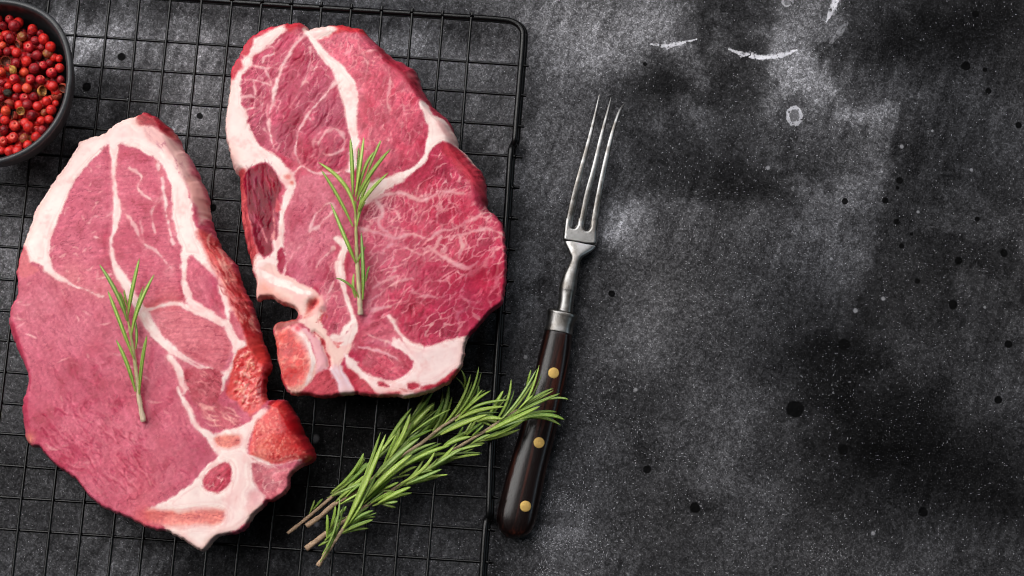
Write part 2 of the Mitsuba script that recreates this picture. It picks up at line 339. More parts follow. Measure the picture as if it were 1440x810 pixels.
        q1 = meshkit.fbm(np.stack([u / (long * .9), v / (fine * 1.6), np.full_like(u, ang * .1 + 9)], -1), 3, self.seed + 13)
        q2 = meshkit.fbm(np.stack([u / (long * .45), v / (fine * 1.5), np.full_like(u, ang * .1 + 17)], -1), 3, self.seed + 14)
        gate = meshkit.fbm(np.stack([x / 7, y / 7, np.full_like(u, 5.)], -1), 3, self.seed + 15)
        dark = sst(.035, .0, abs(q1 - .5)) * sst(.38, .62, gate) * a; pale = sst(.03, .0, abs(q2 - .47)) * sst(.62, .36, gate) * a
        dk = (.62 * min(amp / .25, 1.4) * np.clip(dark, 0, 1))[..., None]
        self.col[s] = self.col[s] * (1 - dk) + self.col[s] * np.array([.74, .46, .60]) * dk
        self.col[s] = self.col[s] * (1 - .5 * pale[..., None]) + (self.col[s] * .7 + np.array([78, 66, 70.]) * np.clip((self.col[s][..., 1:2] - 15) / 70, .15, 1)) * .5 * pale[..., None]
        self.h[s] -= .07 * dark
        self.h[s] += relief * n * a * .16
    def seam(self, p, w, col=(250, 222, 216), name='fat', alpha=1.0, soft=.5, kind='fat', sink=0.0):
        q0 = np.array([list(at(x, y, self.zp)[:2] * 1000) + [ww / 2 / 3.1] for (x, y), ww in zip(p, np.broadcast_to(w, len(p)))])
        q = catmull(q0, 4); s = self.box(q[:, :2], 5)
        d = seg_dist(self.Xw[s], self.Yw[s], q[:, :2], False, np.maximum(q[:, 2], .12))
        bead = meshkit.fbm(np.stack([self.X[s] / 4, self.Y[s] / 4, np.full_like(d, 2.)], -1), 3, self.seed + 61) - .5
        thin = np.clip(1.6 - q[:, 2].mean(), .3, 1.3)
        a = sst(soft, -soft * 1.2, d + bead * thin * 1.5 + self.jit[s] * np.clip(q[:, 2].mean() * 1.2, .25, 1)) * alpha
        self.lay(s, a, col, self.part(name, kind) if name else None, 1.0 if kind == 'fat' else 0.0)
        if sink: self.h[s] -= sink * sst(1.2, -.2, d)
        halo = np.exp(-np.maximum(d, 0) / 1.2) * (1 - a) * .28 * alpha
        if kind == 'fat': self.col[s] = self.col[s] * (1 - halo[..., None]) + np.array([236, 165, 170.]) * halo[..., None]
    def marble(self, p, cell, aspect, ang, width, amount, col=(246, 205, 204), seed=1, gate=6.0):
        q = catmull(self.pts(p), 3, True); s = self.box(q, 1)
        x, y = self.Xw[s], self.Yw[s]
        dd = seg_dist(x, y, q, True); m = sst(-1, 2.5, np.where(inside(x, y, q), dd, -dd))
        t = math.radians(ang)
        u, v = (x * math.cos(t) + y * math.sin(t)) / aspect, y * math.cos(t) - x * math.sin(t)
        for k, (sc, am) in enumerate(((cell * 1.3, .34), (cell * .4, .12))):
            pp = np.stack([x / sc, y / sc, np.full_like(x, seed + k)], -1)
            u = u + am * cell * (meshkit.fbm(pp, 2, seed + 31 + k) - .5) * 2; v = v + am * cell * (meshkit.fbm(pp, 2, seed + 41 + k) - .5) * 2
        rng = np.random.default_rng(seed)
        gu, gv = np.meshgrid(np.arange(u.min() - cell, u.max() + cell, cell), np.arange(v.min() - cell, v.max() + cell, cell))
        sites = np.stack([gu.ravel(), gv.ravel()], 1) + rng.uniform(-.5, .5, (gu.size, 2)) * cell
        dist, near = cKDTree(sites).query(np.stack([u.ravel(), v.ravel()], 1), k=2)
        e = (dist[:, 1] - dist[:, 0]).reshape(u.shape)
        g = meshkit.fbm(np.stack([x / gate, y / gate, np.full_like(x, seed)], -1), 3, seed + 3)
        g2 = meshkit.fbm(np.stack([x / 2, y / 2, np.full_like(x, seed + 9)], -1), 2, seed + 5)
        wd = width * (.35 + 1.3 * g2)
        a = sst(wd * 1.2, 0, e) * sst(.34, .6, g) * (.35 + .9 * g2) * m * amount; a = np.clip(a, 0, 1)
        self.col[s] = self.col[s] * (1 - a[..., None]) + np.array(col, float) * a[..., None]
        self.h[s] += m * (.25 * np.clip(e / cell, 0, .6) - .05) * .22
        tone = np.random.default_rng(seed + 1).uniform(-.09, .09, len(sites))[near[:, 0]].reshape(u.shape)
        self.col[s] *= 1 + (gaussian_filter(tone, 1.2) * m)[..., None]
        self.fatness[s] = np.maximum(self.fatness[s], a * .7)
    def flecks(self, p, count, length, width, ang, spread, col, alpha, seed, dh=0.0):
        q = self.pts(p); lo, hi = q.min(0), q.max(0); rng = np.random.default_rng(seed); k = 0
        while k < count:
            c = rng.uniform(lo, hi)
            if not inside(np.array([c[0]]), np.array([c[1]]), q)[0]: continue
            k += 1
            t = math.radians(ang + rng.normal(0, spread)); L = length * rng.uniform(.4, 1.4) / 2
            e = np.array([math.cos(t), math.sin(t)]) * L; b = np.array([-e[1], e[0]]) * rng.normal(0, .25)
            line = catmull(np.array([c - e, c + b, c + e]), 3)
            s = self.box(line, 2); w = width * rng.uniform(.5, 1.3)
            ww = w * np.sin(np.linspace(.15, np.pi - .15, len(line)))
            d = seg_dist(self.Xw[s], self.Yw[s], line, False, ww)
            a = sst(.3, -.2, d) * alpha * rng.uniform(.5, 1)
            self.col[s] = self.col[s] * (1 - a[..., None]) + np.array(col, float) * a[..., None]
            self.h[s] += .32 * dh * sst(.5, -.1, d)
    def tint(self, x, y, r, col, alpha):
        c = self.pts([(x, y)])[0]; a = alpha * np.exp(-((self.Xw - c[0]) ** 2 + (self.Yw - c[1]) ** 2) / (r / 2.95) ** 2)
        self.col = self.col * (1 - a[..., None]) + np.array(col, float) * a[..., None]
    def lump(self, x, y, r, dh):
        c = self.pts([(x, y)])[0]; self.h += dh * np.exp(-((self.X - c[0]) ** 2 + (self.Y - c[1]) ** 2) / (r / 2.95) ** 2)
    def slope(self, p, r, w=3.0):
        q = self.pts(p); d = seg_dist(self.X, self.Y, q, False); k = sst(w + 9, w, d); self.R = np.maximum(self.R, 1.7 + (r - 1.7) * k); self.E = np.minimum(self.E, .84 - .055 * r * k)
    def build(self, key, z0, thick):
        X, Y, d = self.X, self.Y, self.d
        self.R = gaussian_filter(self.R, 6)
        blotch = self.N(9, 21) * .9 + self.N(2.4, 22) * .8
        fine = self.N(.9, 23, 2)
        lean = 1 - self.fatness
        mul = 1 + (lean * (.19 * blotch + .42 * fine) + self.fatness * (.07 * blotch + .04 * fine))[..., None] * np.array([.6, 1.25, 1.1])
        wide = self.N(14, 51) * 1.5 + self.N(5, 52) * .7
        bright = np.clip((self.col[..., 1:2] - 15) / 70, .1, 1)
        hi, lo = (np.clip(wide - .06, 0, .42) * lean)[..., None], (np.clip(-wide - .06, 0, .45) * lean)[..., None]
        col = self.col * (1 - hi) + (self.col * .6 + np.array([96, 62, 70.]) * bright) * hi
        col = col * (1 - lo) + (col * np.array([.80, .36, .50])) * lo
        col = col * mul
        grit = self.N(.8, 27, 2); glint = (sst(.08, .3, grit) * lean * .34)[..., None] * np.clip(.6 + 2 * self.N(12, 28), .2, 1)[..., None]
        col = col * (1 - glint) + (col * .62 + np.array([98, 78, 84.]) * bright) * glint
        fl = gaussian_filter(self.fatness, 5)
        streak = meshkit.fbm(np.stack([fl * 16, X / 11, Y / 11], -1), 4, self.seed + 71) - .5
        sk = np.clip((streak + .03) * 2.6, 0, .6) * self.fatness * sst(.98, .6, gaussian_filter(self.fatness, 2) * .5 + .3)
        col = col * (1 - sk[..., None]) + np.array([232, 160, 158.]) * sk[..., None]
        pink = np.clip(self.fatness * (self.N(6, 24) * 2.2 + self.N(1.6, 25) * 1.0 - .10), 0, .5)[..., None]
        col = col * (1 - pink) + np.array([240, 176, 172.]) * pink
        near = (sst(4.5, .3, d + 2.5 * self.N(6, 29)) * self.fatness * .5)[..., None]
        col = col * (1 - near) + np.array([236, 184, 176.]) * near
        f2 = gaussian_filter(self.fatness, 2.2); soft = (.5 * sst(.3, .5, f2) * sst(.72, .5, f2))[..., None]
        col = col * (1 - soft) + gaussian_filter(col, (2.4, 2.4, 0)) * soft
        p = np.sqrt(np.clip(1 - (1 - np.clip(d / self.R, 0, 1)) ** 2, 0, 1))
        relief = 1.6 * self.N(22, 31) + .35 * self.N(7, 32) + .06 * self.N(1.5, 33) * (1 - .5 * self.fatness) + .25 * gaussian_filter(self.fatness, 3) + gaussian_filter(self.h, .8)
        E = gaussian_filter(np.clip(self.E, .3, 1), 6) + .05 * self.N(6, 35)
        zr = z0 + E * thick
        zt = zr + (z0 + thick + relief - zr) * p
        pb = np.sqrt(np.clip(1 - (1 - np.clip(d / 9.0, 0, 1)) ** 2, 0, 1))
        zb = zr - (zr - z0 - .3) * pb
        ok = d > self.STEP * .2
        cell = ok[:-1, :-1] & ok[1:, :-1] & ok[:-1, 1:] & ok[1:, 1:]
        I, J = np.nonzero(cell); W = X.shape[1]
        a, b, c, e = I * W + J, I * W + J + 1, (I + 1) * W + J + 1, (I + 1) * W + J
        used = np.zeros(X.size, bool); used[np.concatenate([a, b, c, e])] = True
        cnt = np.zeros(X.shape, int)
        for di in (0, 1):
            for dj in (0, 1): cnt[di:X.shape[0] - 1 + di, dj:W - 1 + dj] += cell
        edge = used & (cnt.ravel() < 4)
        vx, vy = X.ravel().copy(), Y.ravel().copy()
        ei = np.nonzero(edge)[0]                                    # rim vertices move out onto the outline
        q = self.tree.data[self.tree.query(np.stack([vx[ei], vy[ei]], 1))[1]]; bx, by = q[:, 0], q[:, 1]
        vx[ei], vy[ei] = bx, by
        ztop, zbot = zt.ravel().copy(), zb.ravel().copy()
        ztop[ei] = zbot[ei] = zr.ravel()[ei]
        n = X.size
        V = np.vstack([np.stack([vx, vy, ztop], 1), np.stack([vx, vy, zbot], 1)]) / 1000
        low = lambda q: np.where(edge[q], q, q + n)
        top = np.vstack([np.stack([a, b, c], 1), np.stack([a, c, e], 1)])
        bot = np.vstack([np.stack([low(a), low(c), low(b)], 1), np.stack([low(a), low(e), low(c)], 1)])
        pid = self.id.ravel()[np.concatenate([a, a])]
        C = np.vstack([np.clip(col, 0, 255).reshape(-1, 3)] * 2)
        sd = np.clip(d.ravel(), 0, 99)
        C = lin(C) * K_MEAT * (1 + np.clip(1 - self.fatness, 0, 1).reshape(-1, 1)[np.r_[0:X.size, 0:X.size]] * np.array([.03, .04, -.06]))
        nor = np.zeros_like(V)
        for f in (top, bot):
            fn = np.cross(V[f[:, 1]] - V[f[:, 0]], V[f[:, 2]] - V[f[:, 0]])
            for k in range(3): np.add.at(nor, f[:, k], fn)
        nor /= np.maximum(np.linalg.norm(nor, axis=1, keepdims=True), 1e-20)
        def emit(F, name, kind, note):
            u, inv = np.unique(F, return_inverse=True)
            m = trimesh.Trimesh(V[u], inv.reshape(F.shape), process=False)
            path = meshkit.write_ply(m, False, uv=V[u, :2], color=C[u], normals=nor[u])
            put(key, name, {'type': 'ply', 'filename': path, 'face_normals': False, 'bsdf': {'type': 'ref', 'id': 'meat_' + kind}}, note)
        for i, (nm, kd, note) in enumerate(zip(self.names, self.kinds, self.notes)):
            F = top[pid == i]
            if i == 0: F = np.vstack([F, bot])
            if len(F) > 150 or i == 0: emit(F, nm, kd, note)
            elif len(F): emit(F, 'scrap', 'muscle', None)
        self.zmap = lambda x, y: float(zt[np.argmin(abs(Y[:, 0] - y)), np.argmin(abs(X[0] - x))]) / 1000

def meat_bump(p, n, uv):
    return .000035 * noise(p.x * 1900, p.y * 1900, p.z * 1900) + .00005 * noise(p.x * 620, p.y * 620, p.z * 620)
def fat_bump(p, n, uv):
    return .00003 * noise(p.x * 1500, p.y * 1500, p.z * 1500) + .00008 * noise(p.x * 500, p.y * 500, p.z * 500)
for kd, rough, spec, bump in (('muscle', .22, .13, meat_bump), ('fat', .30, .20, fat_bump), ('bone', .24, .22, meat_bump)):
    scene['meat_' + kd] = two({'type': 'bumpmap', 'arbitrary': proc(bump, 1.5e-4), 'scale': 1.0,
                               'bsdf': {'type': 'principled', 'base_color': {'type': 'mesh_attribute', 'name': 'vertex_color'}, 'roughness': rough, 'specular': spec, 'clearcoat': .08, 'clearcoat_gloss': .95}})

Z0, THICK = (ZW + .0022) * 1000, 23.0
ZP = (Z0 + THICK * .8) / 1000
FATC = (253, 228, 221)

def steak_left():
    o = [(192, 165), (206, 160), (224, 168.5), (239, 177), (250, 189.5), (256, 204), (268.6, 224), (278.5, 246), (289.6, 271), (293, 298), (301, 325), (313, 347.5), (331, 372), (341, 399), (353, 424), (360.5, 451),
         (368, 478), (375, 493), (381.5, 518), (377, 530), (375, 548), (378, 561.7), (396, 559), (408.7, 571), (424.7, 603.5), (442, 635.6), (438, 648), (424.7, 658), (409, 671), (407, 690), (386, 704.6), (376.6, 709),
         (360.5, 725.5), (341, 748), (309, 757.6), (286.7, 775), (264, 764), (238.5, 749.5), (205.5, 741.5), (167, 722), (141, 711), (122, 693), (106, 674), (80, 656), (64, 639), (58, 632), (42, 627.5), (34, 610),
         (29, 578), (30.5, 562), (37, 545.7), (37, 530), (29.6, 508), (12.3, 466), (15, 439), (24.7, 414), (26, 372), (32, 350), (40.7, 328), (47, 308), (55.6, 291), (71.6, 266), (91, 236), (109, 212), (111, 204),
         (123.5, 197), (143, 191), (168, 173.5)]
    S = Steak(o, ZP, (199, 86, 114), 101)
    S.slope([(250, 190), (290, 280), (310, 345), (345, 420), (370, 490)], 9, 3); S.slope([(400, 560), (440, 635)], 7, 2); S.slope([(12, 466), (34, 600)], 6, 2);
    big = [(30, 400), (74, 395), (150, 425), (200, 440), (235, 500), (256, 557), (285, 610), (300, 640), (248, 700), (216, 713), (150, 700), (70, 640), (40, 610), (30, 480)]
    S.grain((slice(None), slice(None)), np.ones(S.X.shape), -58, 1.1, 6, .22, .16)
    S.flecks(big, 120, 6, .22, -58, 18, (158, 42, 72), .8, 1, -.3)
    S.flecks(big, 60, 4.5, .35, -50, 25, (226, 130, 148), .6, 5, .25)
    S.flecks(big, 34, 5, .45, -15, 30, (240, 190, 190), .7, 2, .1)
    S.flecks([(90, 560), (200, 600), (220, 690), (150, 690), (60, 620)], 80, 8, .4, -48, 10, (222, 125, 145), .65, 3, .45)
    S.flecks([(90, 560), (200, 600), (220, 690), (150, 690), (60, 620)], 60, 7, .3, -48, 10, (165, 45, 78), .6, 4, -.45)
    for x, y, r, c, al in ((60, 430, 40, (212, 122, 142), .45), (150, 470, 45, (204, 112, 134), .4), (60, 600, 45, (184, 62, 92), .5), (140, 640, 50, (196, 74, 102), .4), (285, 640, 26, (166, 44, 76), .75), (240, 640, 40, (206, 108, 128), .35),
                           (120, 540, 40, (186, 68, 100), .35), (225, 560, 36, (194, 78, 104), .4), (40, 380, 22, (184, 74, 98), .5), (230, 500, 14, (180, 62, 96), .5), (200, 700, 30, (204, 84, 100), .4)):
        S.tint(x, y, r, c, al)
    # the fat rim and the upper end
    S.poly([(26, 372), (32, 350), (47, 308), (70, 262), (109, 208), (143, 187), (168, 172), (192, 162), (215, 172), (259, 250), (271, 288), (278.5, 323), (298, 347.5), (312, 375), (318, 420), (300, 400), (284, 380), (262, 352),
            (256, 347.5), (246, 318), (244, 288), (241.5, 256), (224, 231.5), (204, 217), (160, 205), (130, 232), (106, 263), (90, 300), (74, 345), (76, 379), (80, 391), (66, 379), (52, 371)], FATC, 'fat', 'fat')
    S.poly([(47, 330), (62, 295), (80, 262), (112, 214), (124, 200), (112, 206), (90, 238), (70, 268), (54, 294)], (240, 196, 186), None, 'fat', soft=2.5, alpha=.55)
    S.poly([(26, 374), (33, 352), (40, 352), (46, 372), (58, 382), (40, 392), (28, 390)], (206, 98, 112), None, soft=.8)
    A1 = [(133, 234), (118.5, 244), (106, 263.6), (96, 288), (86.4, 318), (79, 347.5), (76, 362), (78, 376), (86, 387), (104, 397), (123.5, 408), (148, 415), (166, 410), (172, 400), (164, 385), (159, 365), (155, 341), (158, 330),
          (163, 308), (161, 296), (160, 273.5), (159, 249), (156, 224), (150, 216), (142, 221)]
    S.poly(A1, (200, 88, 116), 'muscle', rise=.5, grain=(8, .8, 5, .25, .12, 0))
    S.tint(105, 390, 22, (222, 125, 135), .6); S.tint(150, 405, 20, (220, 120, 132), .5)
    S.flecks(A1, 26, 3.5, .5, 35, 40, (240, 180, 184), .7, 7); S.flecks(A1, 20, 3, .25, -30, 30, (160, 40, 72), .6, 8, -.3)
    A2 = [(171, 214), (182, 213), (192, 210.5), (204, 219), (214, 239), (226.7, 258.6), (230, 278), (234, 303), (244, 330), (248, 347.5), (255, 362), (258, 380), (261.7, 405), (264, 427), (249, 427), (225, 431), (207, 437), (197, 442),
          (190, 425), (185, 405), (172, 378), (164, 362), (163, 345), (168, 328), (174, 308), (173, 292), (168, 278), (165, 260), (166, 238)]
    S.poly(A2, (201, 86, 114), 'muscle', rise=.5, grain=(2, .8, 6, .25, .2, 1.75))
    S.tint(240, 428, 22, (220, 100, 105), .55); S.tint(206, 438, 9, (212, 45, 50), .8); S.tint(222, 433, 7, (216, 60, 62), .6)
    for p, w, a in (([(178, 298), (192.6, 323), (205, 345), (225, 360), (244, 379.5)], [3, 2.6, 2, 1.4, .8], .75), ([(184.7, 239), (202, 251), (199, 260), (197, 268.5), (205, 278), (212, 283)], [1, 2, 2, 1.6, 2.4, 1], .8),
                    ([(212, 283), (220, 286), (226, 281)], 1.4, .6), ([(221, 330), (217, 300), (230, 280)], [1, 2, 1.6], .6), ([(236, 382), (242, 378), (246, 384), (240, 390), (236, 384)], 2, .8), ([(200, 315), (208, 352)], 1, .4)):
        S.seam(p, w, alpha=a, name=None)
    S.seam([(222, 231), (229, 250), (233, 275), (236.5, 297), (240, 318), (246, 345)], [3, 5, 4, 5, 4, 5])
    for x, y, rx, ry in ((238, 268, 4, 11), (240, 300, 3.5, 12), (229, 245, 3.5, 8), (245, 320, 3, 8), (222, 232, 3, 4)):
        S.poly([(x, y - ry), (x + rx, y), (x + .6 * rx, y + ry), (x - rx, y + .3 * ry)], (208, 102, 122), 'muscle')
    S.seam([(165, 195), (163, 209), (162, 249), (165.5, 278), (169, 298), (163, 328), (158.5, 345), (163, 370), (170, 387), (180, 402), (192, 425), (203, 440), (213, 458), (230, 478), (250, 497), (262, 507), (277, 517), (310, 526), (322, 524)],
           [22, 14, 6, 7, 11, 5, 5, 7, 12, 14, 13, 16, 13, 10, 9, 9, 4, 4, 6])
    S.seam([(166, 298), (150, 310), (135, 306), (128, 318)], [1, 1.2, .8, .6], alpha=.4, name=None); S.seam([(135, 336), (150, 340), (160, 337)], [1, 1.6, 2], alpha=.7, name=None)
    S.seam([(70, 380), (82, 391), (96, 398), (110, 405), (130, 413), (148, 418)], [12, 8, 5, 3.5, 2.5, 1.5])
    A3 = [(271, 362), (281.5, 370), (304, 392), (308.6, 407), (317, 437), (320, 452), (304, 443), (277, 426), (270, 412), (264.5, 392), (266, 374)]
    # right margin: fat between muscle and bark
    S.poly([(256, 350), (275, 340), (298, 347), (320, 400), (335, 450), (350, 478), (352, 496), (336, 500), (322, 470), (300, 455), (276, 440), (262, 420), (258, 385)], FATC, 'fat', 'fat')
    S.poly([(278, 330), (296, 330), (312, 350), (328, 376), (340, 405), (352, 430), (362, 462), (370, 492), (352, 484), (340, 462), (326, 432), (316, 404), (302, 380), (290, 356)], (216, 88, 92), 'bark', 'bone', soft=1.6, note='bloody cut side of the steak', grain=(-62, 1.2, 9, .5, .35))
    S.flecks([(296, 330), (312, 350), (340, 405), (362, 462), (350, 470), (326, 432), (300, 378)], 60, 9, .45, -62, 12, (246, 176, 168), .75, 11, .15)
    S.flecks([(296, 330), (312, 350), (340, 405), (362, 462), (350, 470), (326, 432), (300, 378)], 40, 8, .4, -62, 12, (170, 28, 34), .75, 12, -.3)
    S.poly(A3, (205, 92, 118), 'muscle', rise=.5, grain=(-60, .9, 5, .25, .15))
    S.tint(300, 400, 10, (170, 55, 90), .45)
    S.poly([(324, 440), (332, 446), (344, 468), (346, 482), (336, 476), (326, 458)], (200, 92, 112), 'muscle', soft=.7)
    S.tint(354, 474, 6, (215, 18, 34), .95)
    A4 = [(220, 448.6), (232, 440), (254, 440), (281.5, 447), (306, 459.5), (322, 476), (327, 493), (322, 508), (313.6, 521), (299, 518), (274, 507), (249, 488), (227, 466)]
    S.poly(A4, (213, 108, 126), 'muscle', rise=.6, grain=(-2, .9, 6, .22, .25, 2.3))
    S.seam([(204, 452), (207, 442), (216, 436), (237, 430), (257, 431), (272, 437), (306, 450)], [10, 9, 6, 6, 7, 9, 9])
    S.seam([(207, 445), (211, 458), (221, 472), (236, 488), (252, 500), (264, 507)], [13, 14, 11, 10, 8, 6]); S.seam([(248, 491), (274, 511), (299, 521), (316, 525)], [4, 4, 3, 4])
    S.seam([(322, 468), (330, 480), (334, 498), (327, 520), (317, 534), (313, 550)], [8, 7, 8, 7, 8, 9])
    # lower middle
    S.seam([(239, 503), (249, 518), (258, 536), (263, 552), (256, 557)], [5, 6, 8, 6, 4], (248, 205, 200))
    S.seam([(242, 505), (258, 528), (270, 548), (279, 564)], [7, 7, 5, 2])
    S.poly([(262, 522), (285, 520), (312, 524), (314, 552), (311, 569), (336, 585), (338, 600), (319, 607), (298, 596), (280, 575), (268, 548)], (196, 86, 104), 'muscle', grain=(-35, 1, 6, .35, .2))
    S.flecks([(280, 570), (310, 568), (338, 586), (330, 605), (298, 598)], 22, 7, .4, -25, 15, (238, 170, 170), .7, 14); S.flecks([(270, 525), (310, 525), (312, 560), (280, 560)], 14, 5, .3, -40, 15, (235, 160, 165), .6, 15)
    S.seam([(253, 549), (256, 557), (269, 581), (280, 603), (296, 613), (306, 632), (328, 645), (345, 660)], [4, 6, 8, 8, 9, 11, 14, 22])
    S.poly([(280, 600), (300, 612), (318, 608), (345, 600), (372, 575), (380, 590), (356, 610), (352, 640), (372, 655), (392, 660), (380, 690), (371, 709), (351, 732), (331.6, 748), (306, 757.6), (287, 776), (241, 751), (236, 742), (210, 722),
            (216, 712.6), (248, 700), (286.7, 664.5), (300, 650), (312, 640), (296, 622)], FATC, 'fat', 'fat')
    S.poly([(208, 716), (250, 720), (290, 718), (318, 720), (310, 736), (280, 740), (240, 740), (212, 734)], (232, 128, 124), 'muscle', soft=1.8, grain=(-3, 1.3, 14, .25, .1))
    S.tint(205, 728, 14, (222, 90, 95), .6)
    S.seam([(320, 735), (326, 700), (330, 680)], 1.2, (238, 180, 170), name=None, alpha=.6); S.seam([(330, 730), (335, 700)], 1.2, (238, 180, 170), name=None, alpha=.5)
    S.poly([(293, 667.7), (306, 658), (319, 652), (328, 664.5), (322, 684), (312, 692), (300, 692), (288, 687), (286, 676)], (188, 66, 88), 'muscle', rise=.4, grain=(50, .8, 5, .4, .2))
    S.marble([(290, 668), (319, 652), (326, 668), (318, 690), (290, 688)], 2.2, 1.6, 40, .35, .8, seed=4)
    S.poly([(303, 616), (322, 614), (341, 614), (338, 628), (320, 632), (308, 630)], (229, 128, 120), 'muscle', soft=1.2, grain=(10, .8, 3, .3, .2))
    # porous bone
    S.poly([(324, 536), (330, 512), (336, 494), (348, 488), (352, 472), (362, 478), (372, 496), (378, 520), (374, 540), (376, 566), (362, 580), (351, 584), (335, 566), (322, 556)], (216, 74, 76), 'bone', 'bone', soft=.8, note='crumbly red bone at the steak edge')
    bone1 = [(330, 512), (348, 490), (366, 500), (370, 540), (370, 568), (351, 580), (335, 562)]
    S.marble(bone1, 1.5, 1.2, 20, .55, .9, (248, 180, 172), 6, 2.0); S.flecks(bone1, 70, 2.4, .4, 60, 60, (196, 40, 46), .7, 16, -.6); S.flecks(bone1, 50, 2.4, .4, 60, 60, (248, 170, 150), .8, 17, .6)
    S.poly([(372, 492), (381, 516), (378, 534), (368, 560), (362, 548), (370, 524)], (150, 34, 42), 'bark', 'bone', soft=1.0)
    S.poly([(354, 488), (362, 470), (372, 495), (374, 512), (362, 512)], (205, 60, 60), 'bark', 'bone', soft=1.5)
    cube = [(357, 606.7), (368, 590), (380, 578), (392, 564), (400, 572), (408, 594), (424.7, 626), (431, 643), (410, 650), (392.6, 653), (370, 648), (354, 642)]
    S.poly([(380, 576), (393, 562), (408, 570), (426, 603), (444, 636), (436, 650), (424, 648)], (158, 32, 44), 'bone', 'bone', soft=.8, shared=True)
    S.poly(cube, (212, 66, 68), 'bone', 'bone', soft=.8, shared=True, rise=1.5)
    S.tint(378, 608, 18, (230, 112, 108), .5); S.tint(394, 588, 12, (206, 52, 54), .6); S.tint(400, 634, 12, (226, 100, 92), .5); S.tint(370, 640, 10, (240, 160, 150), .6)
    S.flecks(cube, 240, 1.1, .3, 0, 90, (246, 160, 150), .65, 18, .1); S.flecks(cube, 50, 1.0, .3, 0, 90, (176, 26, 34), .7, 19, -.25)
    S.tint(412, 600, 11, (190, 22, 34), .75); S.tint(400, 575, 8, (200, 40, 44), .6); S.tint(424, 628, 8, (196, 26, 36), .6); S.tint(372, 628, 10, (228, 104, 92), .5)
    S.seam([(352, 642), (372, 650), (394, 655), (424, 648)], [3, 3, 2.4, 1.5])
    low = [(356, 654), (380, 658), (409, 660), (425, 656), (407, 672), (406, 688), (386, 703), (376, 700), (362, 684)]
    S.poly(low, (205, 108, 124), 'muscle', soft=.8, grain=(-30, 1.2, 5, .3, .2)); S.marble(low, 3.5, 1.6, 20, .5, .7, (244, 196, 196), 8, 3)
    S.poly([(376, 703), (390, 702), (407, 690), (402, 700), (386, 706)], (196, 40, 50), None, soft=.8)
    S.poly([(350, 694), (362, 690), (370, 700), (362, 716), (352, 714)], (220, 150, 162), None, soft=2.5, alpha=.6)
    # translucent skin and the dark tip at the upper end
    S.poly([(197, 180), (222, 180), (250, 200), (268, 236), (285, 272), (291, 300), (284, 318), (276, 290), (259, 256), (240, 226), (215, 203)], (238, 188, 182), 'membrane', 'fat', soft=1.8, grain=(-58, 1.4, 12, .25, .2), note='thin pinkish skin over the fat')
    S.poly([(262, 254), (276, 256), (288, 285), (290, 302), (276, 288)], (236, 172, 164), None, 'fat', soft=1.5)
    S.poly([(195, 168), (205, 161), (224, 168.5), (240, 178), (252, 192), (246, 196), (228, 186), (212, 178), (198, 180)], (168, 44, 58), 'muscle', soft=1.2, grain=(-25, 1, 5, .5, .3))
    S.tint(246, 188, 6, (226, 120, 110), .7); S.tint(195, 176, 8, (236, 170, 160), .6)
    S.poly([(14, 462), (26, 460), (36, 500), (44, 530), (38, 548), (34, 600), (28, 580), (36, 535), (28, 508)], (184, 56, 86), None, soft=2)
    S.tint(44, 618, 8, (232, 150, 130), .8); S.tint(40, 574, 12, (176, 50, 82), .5)
    S.lump(406, 610, 26, 2.0); S.lump(350, 540, 22, -1.0); S.lump(266, 480, 40, .8)
    S.build('pork_steak', Z0, THICK)
    return S

